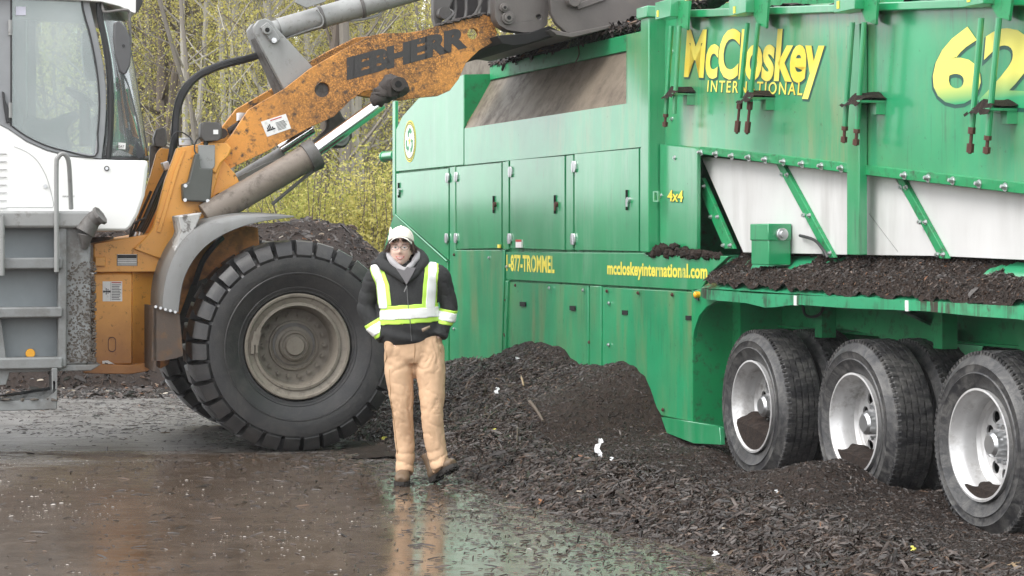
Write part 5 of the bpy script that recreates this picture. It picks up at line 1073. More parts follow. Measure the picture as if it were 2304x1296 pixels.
lp('roof_lamp', [(306, -6), (318, -6), (322, 4), (314, 22), (306, 30)], CV-.06, CV+.02, black, bevel=.005)
m = M(); m.prism([(xb, zt_-.02), (xf-.25, zt_-.02), (xf-.25, zt_+.2), (xb, zt_+.2)], CV+.05, CI-.05); obj('headliner', m, plain('headliner', (.22, .22, .24), .9), LD)
# inside: seat, console, steering column and wheel, front post
cm = plain('cab_trim_dark', (.045, .047, .052), .6); cg = plain('cab_trim_grey', (.10, .105, .12), .7)
m = M(); s_ = p3(85, 240, .9); m.limb([(s_[0]-.14, 1.0, 2.05), (s_[0]-.2, 1.0, 2.5), (s_[0]-.25, 1.0, 2.85)], [(.10, .24), (.09, .23), (.06, .18)], 16, 4); m.limb([(s_[0]-.16, 1.0, 2.12), (s_[0]+.3, 1.0, 2.16)], [(.08, .24), (.08, .22)], 16, 3, ref=(0, 0, 1)); m.limb([(s_[0]-.26, 1.0, 2.95), (s_[0]-.27, 1.0, 3.12)], [(.05, .13), (.045, .12)], 12, 2); obj('seat', m, cg, LD)
m = M(); m.prism(LF.poly([(40, 300), (60, 262), (110, 270), (170, 248), (178, 262), (150, 290), (160, 345), (60, 318)], .6), .55, .72); obj('arm_console', m, cm, LD, bevel=.02)
m = M(); a = p3(193, 330, 1.0); b = p3(190, 225, 1.0); m.cyl(a, b, .05, .04, n=14); obj('steering_column', m, cm, LD)
m = M(); c = Vector(p3(180, 218, 1.0)); pts = [c+Vector((math.cos(t)*.20*.5, math.sin(t)*.20, math.cos(t)*-.06)) for t in np.linspace(0, 2*math.pi, 25)]; m.tube(pts, .015, 8, 1); m.tube([pts[0], c, pts[12]], .012, 6, 1); obj('steering_wheel', m, cm, LD)
m = M(); P = LF.poly([(186, 72), (192, 66), (206, 66), (214, 78), (224, 150), (226, 176), (216, 181), (200, 180), (192, 168), (186, 120)], 1.9); m.prism(P, 1.95, 2.05); obj('far_mirror', m, black, LD, bevel=.02)
m = M(); m.prism(LF.poly([(214, 260), (232, 250), (258, 262), (318, 345), (318, 362), (232, 362)], .7), .45, 1.5); obj('dashboard', m, cm, LD, bevel=.02)
letters(LF, LD, 'LiDAT', (261, 332), (280, 332), 5, CV+.045, black_pr, .01, 0)
lp('windscreen_sticker', [(252, 319), (283, 322), (282, 336), (252, 334)], CV+.052, CV+.056, white_st, bevel=0)
# near mirror on its arm
m = M(); P = LF.poly([(256, 52), (262, 48), (272, 50), (284, 64), (292, 86), (295, 118), (292, 148), (284, 166), (276, 168), (268, 160), (260, 125), (255, 90)], -.02); m.prism(P, -.05, .03); mr = obj('mirror', m, plain('mirror_shell', (.085, .085, .088), .5, 0, .2), LD, bevel=.022)
m = M(); a = p3(278, 103, -.06); m.cyl((a[0], -.054, a[2]), (a[0], -.04, a[2]), .012, n=10); obj('mirror_screw', m, black, mr)
m = M(); m.tube([p3(230, 4, CV), p3(232, 22, CV-.05), p3(240, 27, CV-.1), p3(282, 22, 0), p3(291, 30, 0), p3(292, 60, 0), p3(294, 100, 0)], .010, 8, 6); obj('mirror_arm', m, dark_grey, LD)
# rear body behind the cab (outside the picture) and belly
m = M(); m.box(xb-2.6, xb, .3, 2.3, 1.1, 2.3); m.box(xb-2.4, -1.6, .75, 1.85, .62, 1.3); obj('rear_body', m, grey, LD, bevel=.05)
m = M(); m.cyl((-1.35, 1.3, .62), (-1.35, 1.3, 1.6), .12, n=20); m.box(-1.75, -1.3, 1.0, 1.6, .70, .78); obj('articulation_joint', m, dark_grey, LD)
# ---------------------------------------------------------------- the person, strolling towards the camera with hands in pockets
PX, PY = (925-CX)*14.07/FPX, 14.07
PS_ = empty('person', (PX, PY, 0), 0, 'person in cream cap, dark high visibility jacket and tan trousers, hands in pockets', 'person')
K = FPX/14.07
def q(px, py, y=0.0): return ((px-925)/K*(1+y/14.07), y, EYE-(py-HY)/K*(1+y/14.07))
def fused(name, m, mat, voxel=.008, sm=4, disp=None, parent=PS_, keep=None):
    me = to_mesh(name, m, mat, fix=True); o = bpy.data.objects.new('t', me); COL.objects.link(o)
    rmz = o.modifiers.new('r', 'REMESH'); rmz.mode = 'VOXEL'; rmz.voxel_size = voxel; rmz.use_smooth_shade = True
    if sm: s_ = o.modifiers.new('s', 'SMOOTH'); s_.iterations = sm; s_.factor = .5
    bpy.context.view_layer.update(); me2 = bpy.data.meshes.new_from_object(o.evaluated_get(bpy.context.evaluated_depsgraph_get())); bpy.data.objects.remove(o)
    n = len(me2.vertices); co = np.empty(n*3, np.float32); no = np.empty(n*3, np.float32); me2.vertices.foreach_get('co', co); me2.vertices.foreach_get('normal', no); co = co.reshape(-1, 3); no = no.reshape(-1, 3)
    if disp is not None:
        d = disp(co, no); co = co+no*d[:, None]; me2.vertices.foreach_set('co', co.ravel()); me2.update()
    if not me2.materials: me2.materials.append(mat)
    me2.name = name; return link(name, me2, parent), co
skin = NB('skin'); skin.out(skin.mix(skin.noise(14, 4), (.84, .57, .46), (.90, .67, .56)), .5); skin.b.inputs['Subsurface Weight'].default_value = .12; skin.b.inputs['Subsurface Radius'].default_value = (.02, .008, .004); skin = skin.m
# body: one surface from head to feet
bd = M(); hc = Vector(q(902, 560, -.03))
def head_shape():
    vs = []; nu, nv = 72, 56; a, b, c = .0735, .092, .116
    for i in range(nv+1):
        th = math.pi*i/nv
        for j in range(nu):
            ph = 2*math.pi*j/nu; x, y, z = math.sin(th)*math.cos(ph), math.sin(th)*math.sin(ph), math.cos(th)
            f_ = max(0, -y); X = a*x; Y = b*y; Z = c*z
            jaw = 1-.26*max(0, -z)**1.6; X *= jaw; Y *= 1-.12*max(0, -z)**2 if y < 0 else 1-.35*max(0, -z)**1.2
            G = lambda cx, cz, sx, sz: math.exp(-((X-cx)/sx)**2-((Z-cz)/sz)**2)*(1 if f_ > .2 else 0)
            Y -= .021*G(0, -.020, .010, .012)+.013*G(0, -.002, .0065, .020)+.006*G(.012, -.024, .006, .006)+.006*G(-.012, -.024, .006, .006)
            Y += .010*G(.029, .012, .015, .010)+.010*G(-.029, .012, .015, .010)
            Y -= .006*G(.036, -.025, .015, .013)+.006*G(-.036, -.025, .015, .013)+.005*G(0, .032, .04, .008)
            Y -= .009*G(0, -.088, .018, .014)+.004*G(0, -.052, .020, .004)+.004*G(0, -.066, .016, .005); Y += .004*G(0, -.059, .019, .003)+.003*G(0, -.076, .02, .004)
            vs.append(hc+Vector((X, Y, Z)))
    fs = [(i*nu+j, (i+1)*nu+j, (i+1)*nu+(j+1) % nu, i*nu+(j+1) % nu) for i in range(nv) for j in range(nu)]
    return vs, fs
v_, f_ = head_shape(); bd.add(v_, f_)
for sx in (-1, 1):
    e = hc+Vector((sx*.072, .012, -.008)); bd.ball(e, .009, .018, .030, 12, 8)
bd.limb([hc+Vector((.0, .015, -.05)), hc+Vector((.005, .02, -.13)), hc+Vector((.02, .03, -.19))], [(.052, .055), (.055, .058), (.085, .07)], 24, 4)
bd.limb([q(920, 606, .02), q(920, 650, .02), q(922, 720, .02), q(925, 775, .02), q(930, 800, .02)], [(.11, .06), (.16, .10), (.145, .095), (.155, .105), (.13, .10)], 24, 4)
arms = {-1: [q(846, 622, .02), q(828, 668, .05), q(826, 704, .04), q(850, 742, -.02), q(872, 764, -.02)], 1: [q(988, 620, .02), q(1002, 660, .05), q(1008, 700, .05), q(1000, 736, -.02), q(980, 762, -.02)]}
for k_, A_ in arms.items():
    bd.limb(A_, [(.046, .046), (.038, .038), (.030, .030), (.022, .022), (.020, .024)], 14, 4)
    h = Vector(A_[-1]); d = (Vector(A_[-1])-Vector(A_[-2])).normalized(); inn_ = Vector((-k_, 0, 0))
    bd.limb([h, h+d*.045, h+d*.075], [(.018, .034), (.018, .038), (.014, .032)], 12, 2, ref=(1, 0, 0))
    for f in range(4):
        o_f = Vector((0, -.030+.020*f, 0)); l_ = (.062, .070, .066, .052)[f]; b0 = h+d*.07+o_f
        bd.limb([b0, b0+d*l_*.5+inn_*.006, b0+d*l_*.9+inn_*.022], [(.0085, .0085), (.0078, .0078), (.0065, .0065)], 8, 2)
    b0 = h+d*.02+Vector((0, -.036, 0)); bd.limb([b0, b0+d*.03+Vector((0, -.02, 0))+inn_*.01, b0+d*.055+Vector((0, -.022, 0))+inn_*.02], [(.0105, .0105), (.009, .009), (.0075, .0075)], 8, 2)
for L3, rr in (([q(900, 790, .02), q(906, 860, .0), q(908, 915, -.01), q(912, 985, .02), q(912, 1055, .0), q(911, 1078, -.06)], [(.085, .09), (.070, .075), (.052, .056), (.046, .05), (.030, .032), (.022, .022)]),
               ([q(962, 790, .02), q(970, 860, -.03), q(972, 915, -.07), q(980, 985, -.07), q(988, 1044, -.08), q(993, 1052, -.09)], [(.085, .09), (.070, .075), (.052, .056), (.046, .05), (.030, .032), (.018, .018)])):
    bd.limb(L3, rr, 18, 4)
body, _ = fused('body', bd, skin, .0042, 1)
# face details
eye_w = plain('eye_white', (.6, .58, .56), .3); iris = plain('iris_brown', (.05, .035, .025), .2); lipm = plain('lips', (.52, .19, .17), .45); teeth = plain('teeth', (.78, .76, .70), .3); hair_m = plain('brown_hair', (.055, .030, .019), .6, 0, .8, 120)
for sx in (-1, 1):
    c = hc+Vector((sx*.029, -.078, .010)); m = M(); m.ball(c, .0125, .010, .0075, 14, 10); e = obj('eye', m, eye_w, PS_)
    m = M(); m.ball(c+Vector((0, -.0075, -.0005)), .0052, .0035, .0052, 12, 8); obj('iris', m, iris, e)
    m = M(); m.tube([c+Vector((-.015, -.002, .002)), c+Vector((-.006, -.0095, .0072)), c+Vector((.006, -.0095, .0072)), c+Vector((.015, -.002, .002))], .0022, 6, 4); obj('eyelid', m, skin, e)
    m = M(); m.tube([c+Vector((-.015, -.010, .018)), c+Vector((0, -.014, .021)), c+Vector((.015, -.010, .018))], .0018, 6, 4); obj('eyebrow', m, hair_m, PS_)
m = M(); mp = lambda x, z, y=-.088: hc+Vector((x, y+x*x*14, z))
m.tube([mp(-.027, -.047), mp(-.014, -.0515), mp(0, -.0525), mp(.014, -.0515), mp(.027, -.047)], .0024, 6, 4); m.tube([mp(-.027, -.047), mp(-.015, -.060), mp(0, -.064), mp(.015, -.060), mp(.027, -.047)], .0034, 6, 4); lp_ = obj('lips', m, lipm, PS_)
m = M(); up = [mp(x, -.0525+abs(x)*.12, -.0885) for x in np.linspace(-.020, .020, 9)]; dn = [mp(x, -.0600+x*x*14, -.0885) for x in np.linspace(-.020, .020, 9)]
m.add(up+dn, [(i, i+1, 10+i, 9+i) for i in range(8)]); obj('teeth', m, teeth, lp_, fix=False)
# glasses
lens_m = bpy.data.materials.new('spectacle_lens'); lens_m.use_nodes = True; t_n = lens_m.node_tree; tr_ = t_n.nodes.new('ShaderNodeBsdfTransparent'); gl_ = t_n.nodes.new('ShaderNodeBsdfGlossy'); gl_.inputs['Roughness'].default_value = .05; mz = t_n.nodes.new('ShaderNodeMixShader'); mz.inputs[0].default_value = .10
t_n.links.new(tr_.outputs[0], mz.inputs[1]); t_n.links.new(gl_.outputs[0], mz.inputs[2]); t_n.links.new(mz.outputs[0], t_n.nodes['Material Output'].inputs[0])
m = M(); gm = plain('spectacle_wire', (.16, .10, .08), .35, .5)
for sx in (-1, 1):
    c = hc+Vector((sx*.031, -.104, .008)); pts = [c+Vector((.0245*math.cos(t), abs(math.cos(t))*.002*(1)+.010*max(0, sx*math.cos(t))**2, .0155*math.sin(t))) for t in np.linspace(0, 2*math.pi, 25)]; m.tube(pts, .0013, 5, 1)
    m.tube([c+Vector((sx*.0245, .010, .004)), c+Vector((sx*.037, .03, .006)), hc+Vector((sx*.078, .01, .008))], .0022, 5, 3)
m.tube([hc+Vector((-.007, -.104, .010)), hc+Vector((0, -.108, .014)), hc+Vector((.007, -.104, .010))], .0014, 5, 3); gls = obj('glasses', m, gm, PS_)
for sx in (-1, 1):
    m = M(); c = hc+Vector((sx*.031, -.104, .008)); m.add([c]+[c+Vector((.0235*math.cos(t), .010*max(0, sx*math.cos(t))**2, .0145*math.sin(t))) for t in np.linspace(0, 2*math.pi, 24, endpoint=False)], [(0, i+1, (i+1) % 24+1) for i in range(24)]); obj('lens', m, lens_m, gls, fix=False)
# hair: short, brown, out from under the cap at the sides and over the brow
m = M(); r = random.Random(21)
def tuft(a, dirn, n, w, L_, rad=.0035):
    for k in range(n):
        s_ = Vector(a)+Vector((r.uniform(-w[0], w[0]), r.uniform(-w[1], w[1]), r.uniform(-w[2], w[2]))); d = Vector(dirn)+Vector((r.uniform(-.35, .35), r.uniform(-.35, .35), r.uniform(-.3, .3)))
        m.tube([s_, s_+d*L_*.5+Vector((0, -.002, 0)), s_+d*L_+Vector((r.uniform(-.01, .01), 0, .004))], lambda t: rad*(1-.7*t), 4, 3, caps=False)
for sx in (-1, 1):
    tuft(hc+Vector((sx*.076, -.01, .030)), (sx*.12, -.05, -1), 90, (.008, .045, .014), .045)
    tuft(hc+Vector((sx*.081, .02, .012)), (sx*.55, 0, -.6), 70, (.006, .03, .02), .030 if sx < 0 else .038)
tuft(hc+Vector((.0, .082, .0)), (0, .2, -1), 130, (.06, .012, .03), .06)
tuft(hc+Vector((-.030, -.078, .062)), (-.5, -.04, -.75), 60, (.026, .003, .004), .026, .0016); tuft(hc+Vector((.032, -.078, .062)), (.6, -.04, -.7), 70, (.026, .003, .004), .026, .0016)
m.ball(hc+Vector((0, .018, .018)), .080, .084, .078, 24, 14); obj('hair', m, hair_m, PS_, fix=False)
# cap with brim, tilted slightly
cap_m = plain('cream_cap_cloth', (.78, .74, .66), .8, 0, .3, 160); trim_m = plain('cap_edge', (.05, .055, .06), .8)
m = M(); cc = hc+Vector((.002, .008, .062)); vs = []; nu, nv = 40, 12
for i in range(nv+1):
    for j in range(nu):
        ph = 2*math.pi*j/nu; th = math.pi/2*(1.10-.26*max(0, -math.sin(ph))**1.5)*i/nv; s_ = math.sin(th); k = 1+.012*math.cos(ph*6)*s_
        vs.append(cc+Vector((.084*s_*math.cos(ph)*k, .100*s_*math.sin(ph)*k, .092*max(math.cos(th), -.2)-.006)))
m.add(vs, [(i*nu+j, (i+1)*nu+j, (i+1)*nu+(j+1) % nu, i*nu+(j+1) % nu) for i in range(nv) for j in range(nu)]); cap = obj('cap', m, cap_m, PS_); cap.modifiers.new('t', 'SOLIDIFY').thickness = .003
m = M(); vs = []; nb = 22
for j in range(nb+1):
    t = -1+2*j/nb; ph = math.pi*1.5+t*1.08
    for i in range(6):
        w = i/5; vs.append(cc+Vector((.086*math.cos(ph)*(1-.04*w), .100*math.sin(ph)-.070*w*(1-t*t)**.5, .016-.004*w-.052*t*t*(.75+.25*w))))
m.add(vs, [(j*6+i, j*6+i+1, (j+1)*6+i+1, (j+1)*6+i) for j in range(nb) for i in range(5)]); b = obj('brim', m, cap_m, cap, smooth=80); b.modifiers.new('t', 'SOLIDIFY').thickness = .0035
m = M(); pts = [Vector(vs[j*6+5])+Vector((0, -.001, -.002)) for j in range(nb+1)]; m.tube(pts, .0028, 5, 1); obj('brim_edge', m, trim_m, cap)
m = M()
for k in range(6):
    g_ = math.pi/6+k*math.pi/3; m.tube([cc+Vector((.0845*math.sin(a_)*math.cos(g_), .1005*math.sin(a_)*math.sin(g_), .0925*math.cos(a_)-.0058)) for a_ in np.linspace(.05, 1.25, 8)], .0012, 4, 1)
obj('cap_seam', m, plain('cap_seam_cloth', (.42, .40, .36), .9), cap)
m = M(); m.ball(cc+Vector((0, 0, .087)), .007, .007, .004, 10, 6); m.ball(q(879, 523, .0), .010, .008, .036, 12, 8); obj('cap_button', m, cap_m, cap)
# ---- clothes
def wr(co, no, amp, fr, seed, warp=.5):
    """soft cloth folds: ridged waves warped by noise"""
    n1 = fbm(co[:, 0]+co[:, 1]*.7, co[:, 2], 5, seed); n2 = fbm(co[:, 0]-co[:, 1], co[:, 2], 14, seed+1)
    w = np.sin(co[:, 2]*fr+co[:, 0]*fr*.5+n1*7*warp); return amp*(w*.5+n1*.8+n2*.5)
def jdisp(co, no):
    x = co[:, 0]; z = co[:, 2]; arm = np.clip((np.abs(x+.0)-.17)/.05, 0, 1); d = wr(co, no, .0045, 24, 200)*(1-arm)+.006*(np.abs(np.sin(z*32+x*24+6*fbm(x+co[:, 1], z, 4, 212)))**.6-.7)*arm+wr(co, no, .004, 60, 214)*arm
    d = d+.006*np.sin((z-.9)*60+x*20)*np.exp(-((z-.97)/.05)**2); return d
J = M()
J.limb([q(922, 768, .02), q(921, 752, .015), q(918, 715, .01), q(917, 670, .01), q(915, 630, .012), q(914, 608, .02), q(912, 592, .03)],
       [(.182, .125), (.196, .145), (.197, .145), (.195, .142), (.200, .130), (.175, .105), (.09, .075)], 36, 4)
for k_, A_ in arms.items():
    B = [tuple(Vector(p)) for p in A_[:4]]; B[3] = tuple(Vector(A_[3]).lerp(Vector(A_[4]), .80)); sh = Vector(q(872 if k_ < 0 else 962, 606, .02))
    J.limb([sh]+B, [(.05, .055), (.068, .072), (.060, .066), (.058, .062), (.053, .053)], 20, 5)
    J.limb([Vector(B[2]).lerp(Vector(B[3]), .55), Vector(B[3])], [(.062, .060), (.060, .058)], 18, 3)
jm = NB('dark_fleece'); jc = jm.mix(jm.noise(60, 4, .7), (.022, .023, .024), (.046, .047, .047)); jm.bump(jm.noise(110, 4, .8), .5, .003); jm = jm.out(jc, .85, 0, .2)
jacket, jco = fused('jacket', J, jm, .006, 4, jdisp)
# hood bundle and the collar
def ring(pts, r0, mat, name, sub=6, parent=jacket, disp=None): m = M(); m.tube(pts, r0, 12, sub); return obj(name, m, mat, parent, smooth=80)
H = M()
Lh = [q(916, 634, -.135), q(898, 618, -.115), q(874, 602, -.07), q(858, 590, .0), q(870, 575, .08), q(903, 566, .115), q(935, 570, .09), q(952, 584, .02), q(946, 600, -.05), q(932, 618, -.10), q(917, 634, -.135)]
H.tube(Lh, lambda t: .020+.022*math.sin(math.pi*t)**.8, 14, 5); H.ball(q(944, 578, .03), .045, .06, .024, 16, 10, .3, 3); H.ball(q(850, 592, .03), .052, .06, .030, 16, 10, .3, 5); H.ball(q(905, 590, .10), .10, .05, .06, 18, 10)
fused('hood', H, jm, .0075, 3, lambda c, n: wr(c, n, .005, 60, 230), jacket)
gh = plain('grey_sweatshirt', (.40, .39, .40), .85, 0, .6, 130); ghd = plain('dark_grey_sweatshirt', (.12, .115, .12), .85, 0, .5, 130)
H = M(); Lh = [q(915, 608, -.115), q(900, 602, -.10), q(884, 588, -.075), q(876, 572, -.02), q(884, 562, .04), q(905, 560, .07), q(926, 562, .05), q(939, 574, -.01), q(932, 590, -.07), q(920, 604, -.105)]
H.tube(Lh, lambda t: .017+.005*math.sin(math.pi*t*2)**2, 12, 5); fused('sweatshirt_hood', H, gh, .006, 2, lambda c, n: wr(c, n, .0035, 90, 240), jacket)
m = M(); P = [q(892, 604, -.118), q(938, 602, -.118), q(930, 618, -.145), q(917, 642, -.158), q(904, 620, -.147)]; m.add(P+[tuple(Vector(p)+Vector((0, .03, 0))) for p in P], [(0,1,2,3,4), (9,8,7,6,5)]+[(i, (i+1) % 5, 5+(i+1) % 5, 5+i) for i in range(5)]); obj('sweatshirt_front', m, ghd, jacket, bevel=.004)
# zip, tab, chest label
from mathutils.bvhtree import BVHTree
jb = BVHTree.FromObject(jacket, bpy.context.evaluated_depsgraph_get())
def front(px, py, off=.002):
    a = q(px, py); h = jb.ray_cast(Vector((a[0], -1, a[2])), Vector((0, 1, 0))); return (h[0]+h[1]*off) if h[0] else Vector((a[0], -.15, a[2]))
m = M(); m.tube([front(917, 640), front(919, 665), front(921, 690), front(924, 712), front(926, 735), front(927, 752), front(928, 765)], .0032, 6, 3); obj('zip', m, plain('zip_grey', (.13, .13, .13), .4, .5), jacket)
m = M(); a = front(918, 642, .004); m.tube([a, a+Vector((-.012, -.004, -.025)), a+Vector((-.018, -.003, -.040))], .004, 6, 2); obj('zip_pull', m, plain('pull_grey', (.25, .25, .25), .5), jacket)
m = M(); A_ = [front(950, 738, .003), front(967, 731, .003), front(969, 737, .003), front(952, 745, .003)]; m.add(A_, [(0, 1, 2, 3)]); o = obj('chest_label', m, plain('tan_label', (.32, .24, .17), .7), jacket, fix=False); o.modifiers.new('t', 'SOLIDIFY').thickness = .003
# high visibility bands: shells lifted off the jacket
lime = plain('lime_tape', (.50, .80, .10), .55, 0, .2, 150); refl = plain('silver_reflective_tape', (.86, .87, .86), .32, 0, .15, 150)
jme = jacket.data; nf = len(jme.polygons); fc = np.empty(nf*3, np.float32); jme.polygons.foreach_get('center', fc); fc = fc.reshape(-1, 3); fn = np.empty(nf*3, np.float32); jme.polygons.foreach_get('normal', fn); fn = fn.reshape(-1, 3)
vn = np.empty(len(jme.vertices)*3, np.float32); jme.vertices.foreach_get('normal', vn); vn = vn.reshape(-1, 3)
jme.vertices.foreach_get('co', (_c := np.empty(len(jme.vertices)*3, np.float32))); _c = _c.reshape(-1, 3)
fpx = 925+fc[:, 0]*K; fpy = HY-(fc[:, 2]-EYE)*K
def band(mask, off, mat, name):
    fi = np.nonzero(mask)[0]; used = {}; V = []; F = []
    for i in fi:
        f = []
        for vi in jme.polygons[i].vertices:
            if vi not in used: used[vi] = len(V); V.append(tuple(_c[vi]+vn[vi]*off))
            f.append(used[vi])
        F.append(f)
    bm_ = bmesh.new(); vv = [bm_.verts.new(p) for p in V]; [bm_.faces.new([vv[i] for i in f]) for f in F]
    for it in range(10):
        new = {}
        for w_ in bm_.verts:
            nb_ = [e.other_vert(w_).co for e in w_.link_edges if e.is_boundary]
            if len(nb_) == 2: new[w_] = w_.co*.4+(nb_[0]+nb_[1])*.3
        for w_, c_n in new.items(): w_.co = c_n
    bm_.verts.index_update(); m = M(); m.add([tuple(w_.co) for w_ in bm_.verts], [[w_.index for w_ in f.verts] for f in bm_.faces]); bm_.free()
    o = obj(name, m, mat, jacket, fix=False, smooth=80); so = o.modifiers.new('t', 'SOLIDIFY'); so.thickness = .003; so.offset = -1; return o
torso = (np.abs(fpx-918) < 70)
frontm = fn[:, 1] < .25
def strip(cx0, w): return np.abs(fpx-cx0) < w
yb = 706+.06*(918-fpx)
cl = np.interp(fpy, [590, 610, 640, 690], [846, 850, 862, 868]); cr = np.interp(fpy, [585, 610, 640, 690], [970, 972, 969, 966])
armr = fpx > 986
armL = fpx < 858
band((np.abs(fpy-yb) < 21) & (fpx > 858) & (fpx < 986), .0035, lime, 'lime_waist_band'); band((np.abs(fpy-yb+1) < 11) & (fpx > 857) & (fpx < 987), .0065, refl, 'reflective_waist_band')
for c_, nm in ((cl, 'left'), (cr, 'right')):
    band((np.abs(fpx-c_) < 15.5) & (fpy < 688) & (fpy > 560) & (fc[:, 1] < .13), .0035, lime, 'lime_shoulder_band'); band((np.abs(fpx-c_-(-3 if nm == 'left' else 2)) < 9.5) & (fpy < 694) & (fpy > 560) & (fc[:, 1] < .13), .0065, refl, 'reflective_shoulder_band')
t_ = lambda a0, a1: ((fpx-a0[0])*(a1[0]-a0[0])+(fpy-a0[1])*(a1[1]-a0[1]))/math.hypot(a1[0]-a0[0], a1[1]-a0[1])
u1 = t_((826, 704), (852, 748)); u2 = t_((1008, 690), (1000, 738))
band(armL & (np.abs(u1-42) < 19) & (fpy > 700), .0035, lime, 'lime_sleeve_band'); band(armL & (np.abs(u1-42) < 11) & (fpy > 700), .0065, refl, 'reflective_sleeve_band')
band(armr & (np.abs(u2-24) < 17) & (fpy > 690), .0035, lime, 'lime_sleeve_band'); band(armr & (np.abs(u2-23) < 10) & (fpy > 690), .0065, refl, 'reflective_sleeve_band')
# trousers
def tdisp(co, no):
    x = co[:, 0]; z = co[:, 2]; kn = np.exp(-((z-.50)/.10)**2); an = np.exp(-((z-.14)/.09)**2); cr = np.exp(-((z-.80)/.06)**2)
    fold = lambda amp, fz, fx, sd, wp: amp*(np.abs(np.sin(z*fz+x*fx+co[:, 1]*fx*.6+wp*fbm(x+co[:, 1], z, 3.5, sd)+wp*.4*fbm(x-co[:, 1], z, 11, sd+1)))**.55-.72)
    d = fold(.0055, 5, 26, 260, 6)*(1-.6*an)+fold(.0065, 20, 22, 264, 7)*kn+fold(.010, 36, -10, 270, 5)*an+fold(.006, 16, np.where(x > .02, -34, 34), 274, 3)*cr-.002
    return d
P_ = M()
P_.limb([q(930, 742, .02), q(931, 765, .02), q(932, 795, .02), q(933, 812, .025)], [(.165, .118), (.188, .128), (.190, .125), (.14, .11)], 32, 4)
P_.limb([q(899, 780, .02), q(898, 830, .01), q(902, 880, -.005), q(906, 925, -.01), q(909, 975, .015), q(912, 1020, .01), q(911, 1052, -.005), q(911, 1066, -.02)], [(.100, .115), (.098, .106), (.084, .092), (.070, .080), (.068, .078), (.063, .074), (.060, .072), (.058, .070)], 28, 5)
P_.limb([q(965, 780, .02), q(968, 830, -.01), q(972, 880, -.035), q(973, 925, -.065), q(977, 975, -.07), q(985, 1020, -.075), q(991, 1045, -.09), q(996, 1058, -.105)], [(.100, .115), (.101, .106), (.088, .093), (.074, .082), (.071, .078), (.066, .074), (.062, .072), (.056, .066)], 28, 5)
for k_, A_ in arms.items(): P_.ball(Vector(A_[-1])+Vector((-.026*k_, -.004, -.045)), .050, .070, .105, 18, 12)
tn_ = NB('tan_canvas'); tc_ = tn_.mix(tn_.noise(3, 5, .7), (.50, .325, .20), (.64, .44, .285)); tc_ = tn_.mix(tn_.ramp(tn_.noise(12, 5, .7, (1, 1, .5)), .58, .75, 0, .5), tc_, (.30, .19, .10)); tn_.bump(tn_.noise(140, 3, .7), .3, .002); tn_ = tn_.out(tc_, .85, 0, .2)
trous, _ = fused('trousers', P_, tn_, .0075, 3, tdisp)
tb = BVHTree.FromObject(trous, bpy.context.evaluated_depsgraph_get())
def tf(px, py, off=.001):
    a = q(px, py); h = tb.ray_cast(Vector((a[0], -1, a[2])), Vector((0, 1, 0))); return (h[0]+h[1]*off) if h[0] else Vector(a)
m = M(); seam = plain('seam_thread', (.33, .20, .10), .8)
for pts in ([(935, 772), (935, 785), (934, 800), (933, 815)], [(868, 775), (872, 800), (866, 815)], [(990, 772), (992, 790), (1000, 806)], [(878, 830), (881, 900), (889, 960), (895, 1020)]): m.tube([tf(*p) for p in pts], .0022, 5, 3)
obj('seam', m, seam, trous)
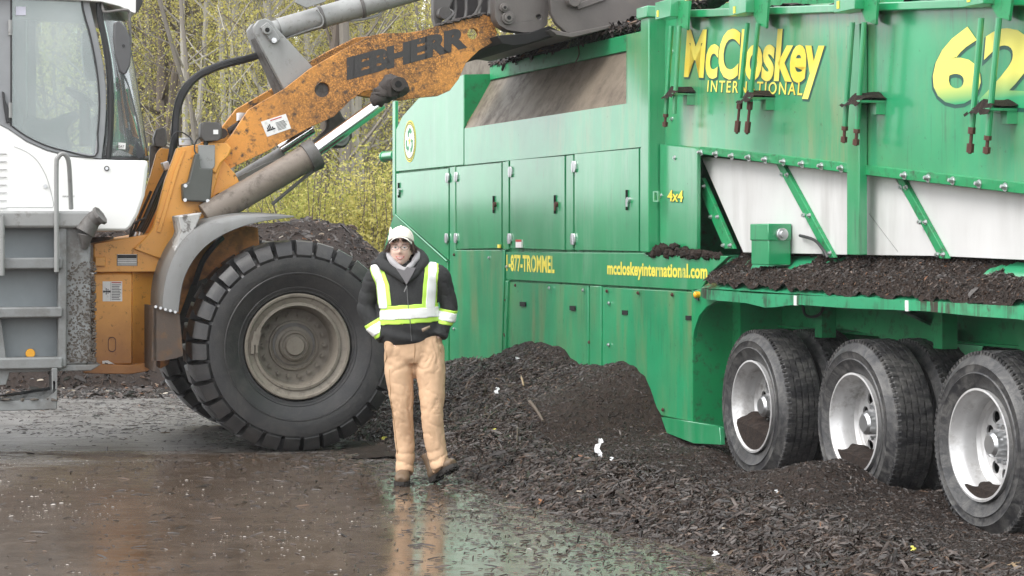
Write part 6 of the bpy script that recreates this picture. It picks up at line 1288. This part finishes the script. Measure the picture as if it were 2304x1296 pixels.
# boots
bm_ = paint('scuffed_brown_boot', (.13, .085, .05), .6, spat=((.20, .17, .14), .6, 14, .5, .7), bump=.5); sole_m = plain('muddy_sole', (.022, .019, .017), .75, 0, 1.0, 60)
def boot(heel, toe, up, name='boot'):
    heel = Vector(heel); toe = Vector(toe); d = (toe-heel); L_ = d.length; d.normalize(); up = (Vector(up)-d*Vector(up).dot(d)).normalized(); s_ = d.cross(up)
    P = lambda a, b, c: heel+d*a*L_+up*b+s_*c; m = M()
    m.limb([P(-.10, .045, 0), P(.05, .05, 0), P(.3, .058, 0), P(.6, .048, 0), P(.85, .042, 0), P(.99, .034, 0)], [(.030, .030), (.040, .042), (.043, .050), (.050, .040), (.050, .034), (.030, .020)], 18, 4, ref=s_)
    m.limb([P(.12, .05, 0), P(.14, .12, 0), P(.12, .18, 0)], [(.040, .050), (.042, .050), (.046, .054)], 16, 3, ref=s_)
    b, _c2 = fused(name, m, bm_, .006, 2, lambda c, n: wr(c, n, .002, 90, 300))
    m = M(); out = [(-.12, .028), (-.05, .036), (.15, .040), (.4, .038), (.6, .050), (.8, .052), (.95, .040), (1.04, .018)]; ring_ = [(a, w) for a, w in out]+[(a, -w) for a, w in out[::-1]]; n_ = len(ring_)
    m.add([P(a, .026, w) for a, w in ring_]+[P(a, .002+(.010 if .28 < a < .42 else 0), w) for a, w in ring_], [tuple(range(n_)), tuple(range(2*n_-1, n_-1, -1))]+[(i, (i+1) % n_, n_+(i+1) % n_, n_+i) for i in range(n_)])
    rot = Matrix((d, s_, up)).transposed()
    for k in range(12):
        a = -.08+k*.095
        if .28 < a < .42: continue
        w = np.interp(a, [o[0] for o in out], [o[1] for o in out])
        for e in (-1, 1): m.obox(P(a, -.002, e*w*.62), (.014, w*.72, .012), rot)
    obj('sole', m, sole_m, b)
    lc_ = M()
    for k in range(4): a = .42-k*.075; lc_.tube([P(a, .092+k*.012, -.03), P(a, .100+k*.013, 0), P(a, .092+k*.012, .03)], .0028, 5, 3)
    obj('laces', lc_, plain('tan_laces', (.35, .27, .17), .8), b)
boot((-.045, .045, .008), (-.055, -.185, .006), (0, 0, 1))
boot((.155, -.03, .022), (.292, -.165, .122), (-.35, .30, .9))

# ---------------------------------------------------------------- thin drizzle haze, one closed box round everything
HB = M(); HB.box(-410, 410, -110, 710, -1, 19)
hz = bpy.data.materials.new('drizzle_haze'); hz.use_nodes = True; t_ = hz.node_tree; t_.nodes.clear()
pv = t_.nodes.new('ShaderNodeVolumePrincipled'); pv.inputs['Color'].default_value = (.95, .96, .97, 1); pv.inputs['Density'].default_value = .0006
mo = t_.nodes.new('ShaderNodeOutputMaterial'); t_.links.new(pv.outputs[0], mo.inputs['Volume'])
tag(obj('haze', HB, hz), 'thin pale drizzle haze filling the air', kind='stuff')
